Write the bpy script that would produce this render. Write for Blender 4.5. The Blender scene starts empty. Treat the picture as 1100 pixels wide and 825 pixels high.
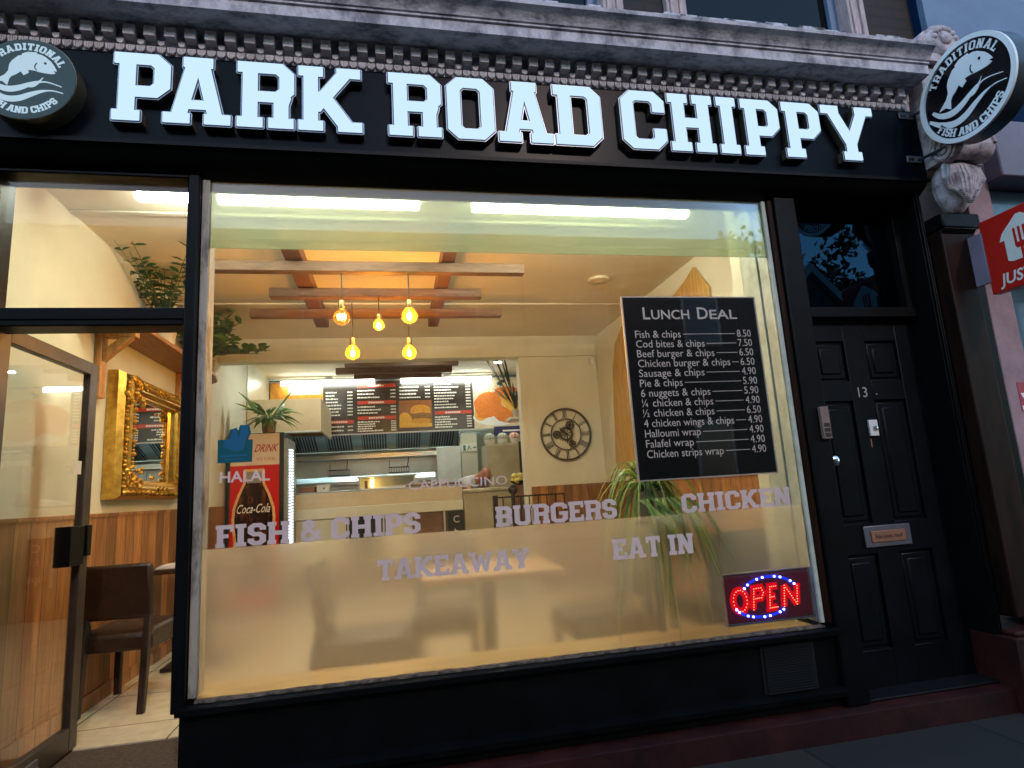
import bpy, bmesh, math, random
from mathutils import Vector, Matrix
from mathutils.geometry import delaunay_2d_cdt

random.seed(7)
S = bpy.context.scene
COL = S.collection
rad = math.radians

# ------------------------------------------------------------------ camera
cd = bpy.data.cameras.new('camera'); cam = bpy.data.objects.new('camera', cd); COL.objects.link(cam)
yaw, pit, rol = 0.202452252, 0.173614418, -0.0623238510
F = Vector((math.sin(yaw)*math.cos(pit), math.cos(yaw)*math.cos(pit), math.sin(pit)))
R0 = Vector((math.cos(yaw), -math.sin(yaw), 0)); U0 = R0.cross(F)
RR = R0*math.cos(rol) + U0*math.sin(rol); UU = U0*math.cos(rol) - R0*math.sin(rol)
cam.matrix_world = Matrix(((RR.x, UU.x, -F.x, 0), (RR.y, UU.y, -F.y, -2.8), (RR.z, UU.z, -F.z, 1.25), (0, 0, 0, 1)))
cd.sensor_width = 36.0; cd.lens = 642.476/1100*36; cd.clip_start = 0.05; cd.clip_end = 500
S.camera = cam

# ------------------------------------------------------------------ dusk sky
W = bpy.data.worlds.new('World'); S.world = W; W.use_nodes = True
nt = W.node_tree; bg = nt.nodes['Background']
sky = nt.nodes.new('ShaderNodeTexSky'); sky.sky_type = 'NISHITA'; sky.sun_disc = False
SUN_EL, SUN_ROT = 7.0, 200.0
sky.sun_elevation = rad(SUN_EL); sky.sun_rotation = rad(SUN_ROT); sky.air_density = 1.0; sky.dust_density = 0.6; sky.ozone_density = 2.2
nt.links.new(sky.outputs[0], bg.inputs[0]); bg.inputs[1].default_value = 0.105
sl = bpy.data.lights.new('sun', 'SUN'); sl.energy = 0.13; sl.angle = rad(3); sl.color = (1.0, 0.76, 0.64)
so = bpy.data.objects.new('sun', sl); COL.objects.link(so)
so.rotation_euler = Vector((-0.25, 0.86, -0.53)).to_track_quat('-Z', 'Y').to_euler()

S.view_settings.view_transform = 'Standard'; S.view_settings.look = 'None'
S.view_settings.exposure = 3.2; S.view_settings.gamma = 1.0; S.view_settings.use_curve_mapping = False
cy = S.cycles
cy.use_denoising = True; cy.max_bounces = 10; cy.diffuse_bounces = 4; cy.glossy_bounces = 4
cy.transmission_bounces = 8; cy.transparent_max_bounces = 12; cy.sample_clamp_indirect = 4.0; cy.blur_glossy = 0.5
cy.caustics_reflective = False; cy.caustics_refractive = True

# ------------------------------------------------------------------ materials
MATS = {}
def mat(name, col, rough=0.6, metal=0.0, var=0.12, vs=3.0, bump=0.0, bs=40.0, col2=None, stretch=None, spec=0.5, coat=0.0, thr=None):
    m = bpy.data.materials.new(name); m.use_nodes = True; n = m.node_tree.nodes; l = m.node_tree.links
    b = n['Principled BSDF']; b.inputs['Roughness'].default_value = rough; b.inputs['Metallic'].default_value = metal
    b.inputs['Specular IOR Level'].default_value = spec; b.inputs['Coat Weight'].default_value = coat
    tc = n.new('ShaderNodeTexCoord'); src = tc.outputs['Object']
    if stretch:
        mp = n.new('ShaderNodeMapping'); mp.inputs['Scale'].default_value = stretch; l.new(src, mp.inputs[0]); src = mp.outputs[0]
    nz = n.new('ShaderNodeTexNoise'); nz.inputs['Scale'].default_value = vs; nz.inputs['Detail'].default_value = 6; nz.inputs['Roughness'].default_value = 0.65
    l.new(src, nz.inputs['Vector'])
    rp = n.new('ShaderNodeValToRGB'); c = col
    c2 = col2 if col2 else tuple(x*(1-2*var) for x in c); c1 = c if col2 else tuple(min(1, x*(1+var)) for x in c)
    lo, hi = thr if thr else (0.3, 0.7)
    rp.color_ramp.elements[0].position = lo; rp.color_ramp.elements[1].position = hi
    rp.color_ramp.elements[0].color = (*c2, 1); rp.color_ramp.elements[1].color = (*c1, 1)
    l.new(nz.outputs[0], rp.inputs[0]); l.new(rp.outputs[0], b.inputs['Base Color'])
    if bump:
        n2 = n.new('ShaderNodeTexNoise'); n2.inputs['Scale'].default_value = bs; n2.inputs['Detail'].default_value = 5; l.new(src, n2.inputs['Vector'])
        bp = n.new('ShaderNodeBump'); bp.inputs['Strength'].default_value = bump; bp.inputs['Distance'].default_value = 0.01
        l.new(n2.outputs[0], bp.inputs['Height']); l.new(bp.outputs[0], b.inputs['Normal'])
    MATS[name] = m; return m

def emit(name, col, s):
    m = bpy.data.materials.new(name); m.use_nodes = True; n = m.node_tree.nodes; l = m.node_tree.links
    n.remove(n['Principled BSDF']); e = n.new('ShaderNodeEmission'); e.inputs[0].default_value = (*col, 1); e.inputs[1].default_value = s
    l.new(e.outputs[0], n['Material Output'].inputs[0]); MATS[name] = m; return m

def clear_glass(name, refl=1.0, tint=(1, 1, 1)):
    m = bpy.data.materials.new(name); m.use_nodes = True; n = m.node_tree.nodes; l = m.node_tree.links
    n.remove(n['Principled BSDF'])
    t = n.new('ShaderNodeBsdfTransparent'); t.inputs[0].default_value = (*tint, 1)
    g = n.new('ShaderNodeBsdfGlossy'); g.inputs['Roughness'].default_value = 0.0
    fr = n.new('ShaderNodeFresnel'); fr.inputs[0].default_value = 1.52
    mu = n.new('ShaderNodeMath'); mu.operation = 'MULTIPLY'; mu.inputs[1].default_value = refl; mu.use_clamp = True
    mx = n.new('ShaderNodeMixShader'); l.new(fr.outputs[0], mu.inputs[0]); l.new(mu.outputs[0], mx.inputs[0])
    l.new(t.outputs[0], mx.inputs[1]); l.new(g.outputs[0], mx.inputs[2]); l.new(mx.outputs[0], n['Material Output'].inputs[0])
    MATS[name] = m; return m

def add_translucent(name, fac, col):
    m = MATS[name]; n = m.node_tree.nodes; l = m.node_tree.links; out = n['Material Output']; src = out.inputs[0].links[0].from_socket
    t = n.new('ShaderNodeBsdfTranslucent'); t.inputs[0].default_value = (*col, 1); x = n.new('ShaderNodeMixShader'); x.inputs[0].default_value = fac
    l.new(src, x.inputs[1]); l.new(t.outputs[0], x.inputs[2]); l.new(x.outputs[0], out.inputs[0])

def frosted(name, rough, white, tint):
    m = bpy.data.materials.new(name); m.use_nodes = True; n = m.node_tree.nodes; l = m.node_tree.links
    n.remove(n['Principled BSDF'])
    g = n.new('ShaderNodeBsdfRefraction'); g.inputs['Roughness'].default_value = rough; g.inputs['IOR'].default_value = 1.45; g.inputs[0].default_value = (*tint, 1)
    t = n.new('ShaderNodeBsdfTranslucent'); t.inputs[0].default_value = (*tint, 1)
    d = n.new('ShaderNodeBsdfTransparent'); d.inputs[0].default_value = (*tint, 1)
    a = n.new('ShaderNodeMixShader'); a.inputs[0].default_value = white
    l.new(g.outputs[0], a.inputs[1]); l.new(t.outputs[0], a.inputs[2]); l.new(a.outputs[0], n['Material Output'].inputs[0])
    MATS[name] = m; return m

def planks(name, axis, width, col, col2, rough=0.45, gap=0.035, grain=(3, 3, 0.4)):
    """vertical boards: each with its own tone, dark joint between, grain along the board"""
    m = mat(name, col, rough, col2=col2, vs=9, stretch=grain); n = m.node_tree.nodes; l = m.node_tree.links
    b = n['Principled BSDF']; base = b.inputs['Base Color'].links[0].from_socket
    tc = n.new('ShaderNodeTexCoord'); sp = n.new('ShaderNodeSeparateXYZ'); l.new(tc.outputs['Object'], sp.inputs[0])
    dv = n.new('ShaderNodeMath'); dv.operation = 'DIVIDE'; dv.inputs[1].default_value = width; l.new(sp.outputs[axis], dv.inputs[0])
    fl = n.new('ShaderNodeMath'); fl.operation = 'FLOOR'; l.new(dv.outputs[0], fl.inputs[0])
    wn = n.new('ShaderNodeTexWhiteNoise'); wn.noise_dimensions = '1D'; l.new(fl.outputs[0], wn.inputs['W'])
    fc = n.new('ShaderNodeMath'); fc.operation = 'FRACT'; l.new(dv.outputs[0], fc.inputs[0])
    gt = n.new('ShaderNodeMath'); gt.operation = 'GREATER_THAN'; gt.inputs[1].default_value = gap; l.new(fc.outputs[0], gt.inputs[0])
    mr = n.new('ShaderNodeMapRange'); mr.inputs['To Min'].default_value = 0.55; mr.inputs['To Max'].default_value = 1.25; l.new(wn.outputs[0], mr.inputs[0])
    mm = n.new('ShaderNodeMath'); mm.operation = 'MULTIPLY'; l.new(gt.outputs[0], mm.inputs[0]); l.new(mr.outputs[0], mm.inputs[1])
    ma = n.new('ShaderNodeMath'); ma.operation = 'ADD'; ma.inputs[1].default_value = 0.05; l.new(mm.outputs[0], ma.inputs[0])
    mx = n.new('ShaderNodeVectorMath'); mx.operation = 'SCALE'; l.new(base, mx.inputs[0]); l.new(ma.outputs[0], mx.inputs['Scale'])
    l.new(mx.outputs[0], b.inputs['Base Color'])
    bp = n.new('ShaderNodeBump'); bp.inputs['Strength'].default_value = 0.6; bp.inputs['Distance'].default_value = 0.006
    l.new(gt.outputs[0], bp.inputs['Height']); l.new(bp.outputs[0], b.inputs['Normal'])
    return m

def bricks(name, c1, c2, mortar, sx, rot=(rad(90), 0, 0), bw=0.225, rh=0.075, ms=0.012, offset=0.5, rough=0.8, smooth=0.1):
    m = mat(name, c1, rough); n = m.node_tree.nodes; l = m.node_tree.links; b = n['Principled BSDF']
    tc = n.new('ShaderNodeTexCoord'); mp = n.new('ShaderNodeMapping'); mp.inputs['Rotation'].default_value = rot
    l.new(tc.outputs['Object'], mp.inputs[0]); br = n.new('ShaderNodeTexBrick'); l.new(mp.outputs[0], br.inputs[0])
    br.offset = offset; br.inputs['Color1'].default_value = (*c1, 1); br.inputs['Color2'].default_value = (*c2, 1); br.inputs['Mortar'].default_value = (*mortar, 1)
    br.inputs['Scale'].default_value = 1; br.inputs['Brick Width'].default_value = bw; br.inputs['Row Height'].default_value = rh
    br.inputs['Mortar Size'].default_value = ms; br.inputs['Mortar Smooth'].default_value = smooth; br.inputs['Bias'].default_value = 0
    nz = n.new('ShaderNodeTexNoise'); nz.inputs['Scale'].default_value = 14; nz.inputs['Detail'].default_value = 5; l.new(tc.outputs['Object'], nz.inputs['Vector'])
    mr = n.new('ShaderNodeMapRange'); mr.inputs['To Min'].default_value = 0.75; mr.inputs['To Max'].default_value = 1.2; l.new(nz.outputs[0], mr.inputs[0])
    mx = n.new('ShaderNodeVectorMath'); mx.operation = 'SCALE'; l.new(br.outputs[0], mx.inputs[0]); l.new(mr.outputs[0], mx.inputs['Scale'])
    l.new(mx.outputs[0], b.inputs['Base Color'])
    bp = n.new('ShaderNodeBump'); bp.inputs['Strength'].default_value = 0.5; bp.inputs['Distance'].default_value = -0.006
    l.new(br.outputs['Fac'], bp.inputs['Height']); l.new(bp.outputs[0], b.inputs['Normal'])
    return m

M = MATS
mat('black_paint', (0.0028, 0.0033, 0.0034), 0.42, spec=0.12, var=0.3, vs=5, bump=0.12, bs=30)
mat('door_paint', (0.0030, 0.0042, 0.0054), 0.38, spec=0.15, var=0.25, vs=6, bump=0.1, bs=25)
mat('fascia_board', (0.0012, 0.0030, 0.0058), 0.30, spec=0.07, var=0.15, vs=2)
mat('cornice_paint', (0.54, 0.51, 0.56), 0.7, vs=6, col2=(0.17, 0.165, 0.20), thr=(0.36, 0.58), stretch=(1.6, 3, 1), bump=0.5, bs=35)
mat('dentil_paint', (0.66, 0.61, 0.63), 0.7, vs=14, col2=(0.34, 0.30, 0.31), bump=0.4, bs=40)
mat('peeling_ledge', (0.50, 0.52, 0.58), 0.75, vs=9, col2=(0.035, 0.03, 0.035), thr=(0.42, 0.52), bump=0.7, bs=30)
mat('carved_stone', (0.48, 0.42, 0.45), 0.75, vs=18, col2=(0.12, 0.10, 0.12), thr=(0.3, 0.55), bump=0.5, bs=40)
mat('casing_paint', (0.42, 0.33, 0.33), 0.65, vs=10, var=0.2, stretch=(6, 6, 1))
bricks('dark_brick', (0.022, 0.012, 0.010), (0.014, 0.009, 0.008), (0.008, 0.007, 0.007), 1)
mat('red_plinth', (0.040, 0.0062, 0.0045), 0.6, spec=0.25, vs=5, var=0.35, bump=0.3, bs=20)
mat('brown_tile', (0.016, 0.006, 0.003), 0.5, spec=0.12, vs=4, var=0.35, stretch=(4, 4, 0.8))
mat('pink_render', (0.30, 0.19, 0.20), 0.75, vs=6, var=0.15, bump=0.2)
mat('blue_wall', (0.0012, 0.014, 0.048), 0.9, spec=0.1, vs=3)
mat('blue_panel', (0.10, 0.24, 0.34), 0.4, vs=3)
mat('grey_panel', (0.16, 0.14, 0.18), 0.5, vs=3)
mat('plate_grey', (0.22, 0.18, 0.25), 0.5, vs=4)
bricks('concrete', (0.040, 0.025, 0.016), (0.024, 0.016, 0.011), (0.008, 0.006, 0.004), 1, rot=(0, 0, 0), bw=0.9, rh=0.6, ms=0.010, rough=0.8, smooth=0.3)
mat('asphalt', (0.05, 0.05, 0.052), 0.85, vs=30, bump=0.6, bs=120)
mat('kerb_stone', (0.22, 0.21, 0.20), 0.8, vs=10, bump=0.4)
mat('cream_wall', (0.64, 0.62, 0.48), 0.75, var=0.05, vs=2.2, bump=0.08, bs=60)
mat('white_ceiling', (0.72, 0.66, 0.52), 0.8, var=0.04, vs=1.5)
mat('kitchen_wall', (0.62, 0.62, 0.50), 0.35, var=0.06, vs=2)
mat('window_reveal', (0.46, 0.50, 0.42), 0.5, var=0.15, vs=9)
mat('worn_bead', (0.34, 0.30, 0.24), 0.6, vs=14, col2=(0.10, 0.08, 0.06), thr=(0.36, 0.5), bump=0.5, stretch=(1, 1, 0.3))
mat('dirty_putty', (0.17, 0.125, 0.085), 0.8, vs=26, col2=(0.03, 0.02, 0.014), thr=(0.38, 0.6), bump=0.9, bs=60)
bricks('floor_tile', (0.62, 0.54, 0.38), (0.56, 0.49, 0.35), (0.12, 0.09, 0.06), 1, rot=(0, 0, 0), bw=0.60, rh=0.60, ms=0.004, offset=0, rough=0.22, smooth=0)
mat('door_mat', (0.09, 0.062, 0.040), 0.95, vs=40, col2=(0.03, 0.02, 0.014), bump=1.0, bs=140)
planks('wainscot_side', 1, 0.145, (0.42, 0.19, 0.055), (0.20, 0.075, 0.020), grain=(3, 3, 0.35))
planks('wainscot_back', 0, 0.10, (0.42, 0.20, 0.06), (0.22, 0.085, 0.024), grain=(3, 3, 0.35))
mat('beam_wood', (0.20, 0.105, 0.048), 0.6, vs=7, col2=(0.085, 0.038, 0.017), stretch=(1, 6, 6), bump=0.3, bs=25)
mat('beam_wood_long', (0.15, 0.07, 0.036), 0.6, vs=7, col2=(0.12, 0.045, 0.024), stretch=(6, 1, 6), bump=0.3, bs=25)
mat('shelf_wood', (0.36, 0.16, 0.055), 0.5, vs=6, col2=(0.20, 0.075, 0.025), stretch=(6, 1, 6))
mat('bracket_wood', (0.48, 0.23, 0.07), 0.5, vs=6, var=0.25, stretch=(5, 5, 1))
mat('surf_wood', (0.60, 0.37, 0.09), 0.4, vs=5, col2=(0.34, 0.18, 0.045), stretch=(8, 8, 1.2))
mat('sill_wood', (0.52, 0.33, 0.12), 0.5, vs=6, var=0.2, stretch=(1, 6, 6))
mat('table_wood', (0.45, 0.24, 0.11), 0.35, vs=6, var=0.25, stretch=(1, 6, 6))
mat('dark_table', (0.06, 0.03, 0.018), 0.35, vs=6, var=0.25)
mat('leather', (0.030, 0.016, 0.010), 0.38, vs=9, var=0.25, bump=0.25, bs=90)
mat('chair_wood', (0.022, 0.012, 0.008), 0.4, vs=6, var=0.3)
mat('paper', (0.62, 0.58, 0.55), 0.7)
mat('gold', (0.66, 0.42, 0.09), 0.30, metal=0.85, vs=20, col2=(0.40, 0.22, 0.035), thr=(0.3, 0.6), bump=0.15, bs=70)
mat('mirror', (0.9, 0.9, 0.9), 0.01, metal=1.0, var=0)
mat('steel', (0.50, 0.57, 0.58), 0.30, metal=0.9, var=0.12, vs=4, stretch=(0.4, 4, 4))
mat('steel_pale', (0.56, 0.63, 0.62), 0.45, metal=0.5, var=0.08, vs=3)
mat('filter_dark', (0.035, 0.06, 0.065), 0.4, metal=0.6)
mat('counter_beige', (0.60, 0.48, 0.30), 0.4, vs=3, var=0.08)
mat('counter_white', (0.66, 0.62, 0.46), 0.35, vs=3, var=0.05)
mat('cabinet_brown', (0.20, 0.10, 0.055), 0.4, vs=5, var=0.2)
mat('cabinet_dark', (0.03, 0.027, 0.022), 0.3)
mat('bin_beige', (0.42, 0.36, 0.22), 0.42, vs=4, var=0.12)
mat('tile_pale', (0.55, 0.55, 0.42), 0.3, vs=3, var=0.06)
mat('menu_black', (0.006, 0.006, 0.006), 0.2, spec=0.3, var=0.1)
mat('menu_dark', (0.045, 0.034, 0.026), 0.25, var=0.1)
mat('menu_red', (0.55, 0.050, 0.020), 0.3, var=0.05)
mat('menu_text', (0.80, 0.76, 0.66), 0.5, var=0.02)
mat('board_text', (0.62, 0.60, 0.57), 0.5, var=0.06, vs=20)
mat('board_edge', (0.45, 0.44, 0.42), 0.4, metal=0.3)
mat('burger_bun', (0.75, 0.36, 0.03), 0.5, vs=18, col2=(0.55, 0.20, 0.02))
mat('burger_meat', (0.16, 0.045, 0.012), 0.5, vs=30, col2=(0.42, 0.20, 0.04))
mat('nugget', (0.78, 0.24, 0.015), 0.6, vs=22, col2=(0.62, 0.13, 0.008), bump=0.4)
mat('chip_yellow', (0.80, 0.48, 0.06), 0.5, vs=20, col2=(0.72, 0.28, 0.02))
mat('photo_cream', (0.74, 0.62, 0.42), 0.4, vs=4)
mat('photo_yellow', (0.72, 0.36, 0.03), 0.4, vs=14, col2=(0.50, 0.17, 0.012))
mat('photo_brown', (0.30, 0.10, 0.03), 0.4, vs=6)
mat('fridge_red', (0.64, 0.012, 0.010), 0.25, var=0.06)
mat('fridge_header', (0.72, 0.58, 0.46), 0.3, var=0.03)
mat('fridge_grey', (0.30, 0.33, 0.32), 0.35, metal=0.2)
mat('fridge_dark', (0.02, 0.024, 0.026), 0.3)
mat('cola', (0.22, 0.055, 0.012), 0.2, vs=7, col2=(0.020, 0.006, 0.004), thr=(0.50, 0.72), stretch=(2.5, 2, 1))
mat('bottle_glow', (0.85, 0.62, 0.30), 0.4, vs=30, col2=(0.75, 0.30, 0.10))
mat('bottle_cap', (0.35, 0.36, 0.34), 0.3, metal=0.3)
mat('white_print', (0.80, 0.78, 0.74), 0.4, var=0.02)
mat('red_print', (0.45, 0.03, 0.02), 0.4)
mat('teal', (0.004, 0.13, 0.16), 0.45, var=0.08)
mat('teal_blue', (0.016, 0.17, 0.32), 0.45, var=0.08)
mat('mauve_vinyl', (0.70, 0.56, 0.52), 0.6, var=0.06, vs=8)
mat('plastic_white', (0.70, 0.68, 0.62), 0.4, var=0.03)
mat('sign_green', (0.02, 0.20, 0.10), 0.4)
mat('sign_navy', (0.02, 0.02, 0.10), 0.4)
mat('clock_iron', (0.075, 0.055, 0.035), 0.5, metal=0.4, vs=20)
mat('leaf_dark', (0.045, 0.11, 0.03), 0.4, vs=20, var=0.35)
mat('leaf_mid', (0.10, 0.20, 0.035), 0.45, vs=20, var=0.3)
mat('leaf_lime', (0.42, 0.52, 0.14), 0.45, vs=12, col2=(0.12, 0.24, 0.03))
mat('leaf_deep', (0.022, 0.045, 0.018), 0.5, vs=20, var=0.35)  # deepest of the leaf greens
mat('stem_green', (0.08, 0.09, 0.03), 0.5)
mat('pot_tan', (0.42, 0.27, 0.13), 0.6, vs=12, var=0.2)
mat('pot_cream', (0.58, 0.50, 0.38), 0.5, vs=6)
mat('soil', (0.03, 0.02, 0.013), 0.9, vs=40, bump=0.8)
mat('brass', (0.42, 0.30, 0.12), 0.35, metal=0.9)
mat('cable_dark', (0.03, 0.02, 0.015), 0.6)
mat('chrome', (0.70, 0.72, 0.75), 0.15, metal=1.0, var=0.02)
mat('letterbox_metal', (0.16, 0.16, 0.17), 0.45, metal=0.6)
mat('grille_paint', (0.010, 0.0105, 0.011), 0.45, spec=0.3)
mat('entry_box', (0.20, 0.13, 0.11), 0.45, vs=8)
mat('num_metal', (0.42, 0.40, 0.37), 0.4, metal=0.3)
mat('orange_metal', (0.34, 0.16, 0.09), 0.4, metal=0.3)
mat('door_frame_alu', (0.055, 0.040, 0.030), 0.4, metal=0.3, vs=6, var=0.25)
mat('sign_black', (0.003, 0.003, 0.006), 0.22, spec=0.35, var=0.05)
mat('sign_white', (0.86, 0.90, 0.94), 0.35, var=0.03)
mat('sign_rim', (0.03, 0.035, 0.045), 0.3, metal=0.2)
mat('letter_edge', (0.45, 0.55, 0.70), 0.3, metal=0.2)
mat('letter_gap', (0.02, 0.025, 0.035), 0.4)
mat('letter_return', (0.16, 0.14, 0.09), 0.3, metal=0.7)
mat('eat_red', (0.55, 0.016, 0.008), 0.35, var=0.04)
mat('led_panel', (0.10, 0.004, 0.012), 0.35, var=0.1)
mat('skin', (0.46, 0.17, 0.09), 0.5, vs=8, var=0.1)
mat('shirt_grey', (0.60, 0.60, 0.58), 0.75, vs=8, var=0.15, bump=0.2)
mat('trousers', (0.02, 0.02, 0.025), 0.8)
mat('hair_dark', (0.03, 0.018, 0.012), 0.7)
mat('lemon', (0.72, 0.52, 0.05), 0.5, vs=12, col2=(0.60, 0.50, 0.20))
mat('tub_lid', (0.40, 0.42, 0.30), 0.35, vs=35, col2=(0.05, 0.07, 0.05), thr=(0.42, 0.55))
mat('tub_lid_red', (0.50, 0.35, 0.25), 0.35, vs=35, col2=(0.35, 0.03, 0.02), thr=(0.42, 0.55))
mat('carton_brown', (0.26, 0.10, 0.045), 0.7, vs=6)
mat('bark', (0.06, 0.045, 0.035), 0.9, vs=12, bump=0.7)
mat('house_render', (0.16, 0.15, 0.15), 0.8, vs=4)
mat('roof_slate', (0.035, 0.035, 0.04), 0.7, vs=10)
mat('barge_white', (0.32, 0.32, 0.35), 0.6)
mat('dark_pane', (0.02, 0.03, 0.05), 0.05)
mat('sash_blue', (0.10, 0.16, 0.26), 0.5)
mat('warning_red', (0.35, 0.03, 0.06), 0.5)

emit('sign_face', (0.54, 0.74, 0.98), 0.128)
emit('disc_white', (0.48, 0.66, 0.80), 0.1033)
emit('disc_face', (0.045, 0.075, 0.095), 0.1087)
emit('tube_white', (0.94, 1.0, 0.80), 7.6)
emit('tube_kitchen', (0.90, 1.0, 0.92), 2.4)
emit('filament', (1.0, 0.50, 0.10), 128)
emit('filament_dim', (1.0, 0.75, 0.35), 9.135)
emit('led_red', (1.0, 0.16, 0.08), 0.696)
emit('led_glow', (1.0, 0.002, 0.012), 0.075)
emit('hood_lamp', (0.72, 0.98, 1.0), 8.0)
emit('led_glow_blue', (0.02, 0.04, 1.0), 0.10)
emit('led_blue', (0.10, 0.13, 1.0), 3.915)
emit('fridge_led', (0.80, 0.92, 1.0), 0.2828)
emit('warm_lamp', (1.0, 0.55, 0.12), 4.263)
clear_glass('pane_glass', 0.7); clear_glass('pane_glass_side', 0.22); clear_glass('transom_glass', 1.25, (0.03, 0.035, 0.045)); clear_glass('bulb_glass', 0.6, (1.0, 0.80, 0.42))
clear_glass('upper_glass', 0.6, (0.01, 0.012, 0.02))
frosted('frosted_film', 0.21, 0.25, (1.0, 0.98, 0.92)); frosted('head_film', 0.085, 0.26, (0.56, 0.61, 0.50))

add_translucent('mauve_vinyl', .28, (0.70, 0.56, 0.62)); add_translucent('teal', .4, (0.004, 0.16, 0.20)); add_translucent('teal_blue', .4, (0.016, 0.22, 0.42))
add_translucent('bulb_glass', .07, (1.0, 0.50, 0.06))
for lf_, c_ in (('leaf_mid', (0.10, 0.22, 0.03)), ('leaf_lime', (0.30, 0.42, 0.06)), ('leaf_dark', (0.06, 0.14, 0.03))): add_translucent(lf_, .35, c_)
MATS['transom_glass'].node_tree.nodes['Glossy BSDF'].inputs[0].default_value = (0.16, 0.40, 0.62, 1)
def dusty(name, fac):
    m = MATS[name]; n = m.node_tree.nodes; l = m.node_tree.links; out = n['Material Output']; src = out.inputs[0].links[0].from_socket
    tc = n.new('ShaderNodeTexCoord'); nz = n.new('ShaderNodeTexNoise'); nz.inputs['Scale'].default_value = 2.5; nz.inputs['Detail'].default_value = 8; nz.inputs['Roughness'].default_value = .7
    l.new(tc.outputs['Object'], nz.inputs['Vector']); r = n.new('ShaderNodeMapRange'); r.inputs['From Min'].default_value = .42; r.inputs['From Max'].default_value = .75; r.inputs['To Max'].default_value = fac
    l.new(nz.outputs[0], r.inputs[0]); t = n.new('ShaderNodeBsdfTranslucent'); x = n.new('ShaderNodeMixShader'); l.new(r.outputs[0], x.inputs[0]); l.new(src, x.inputs[1]); l.new(t.outputs[0], x.inputs[2]); l.new(x.outputs[0], out.inputs[0])
dusty('pane_glass', .022); dusty('pane_glass_side', .02)
emit('downlight', (0.92, 1.0, 0.93), 46.0)

# ------------------------------------------------------------------ mesh builder
def world_loc(o):
    v = Vector((0, 0, 0))
    while o is not None:
        v += o.location; o = o.parent
    return v

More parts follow.
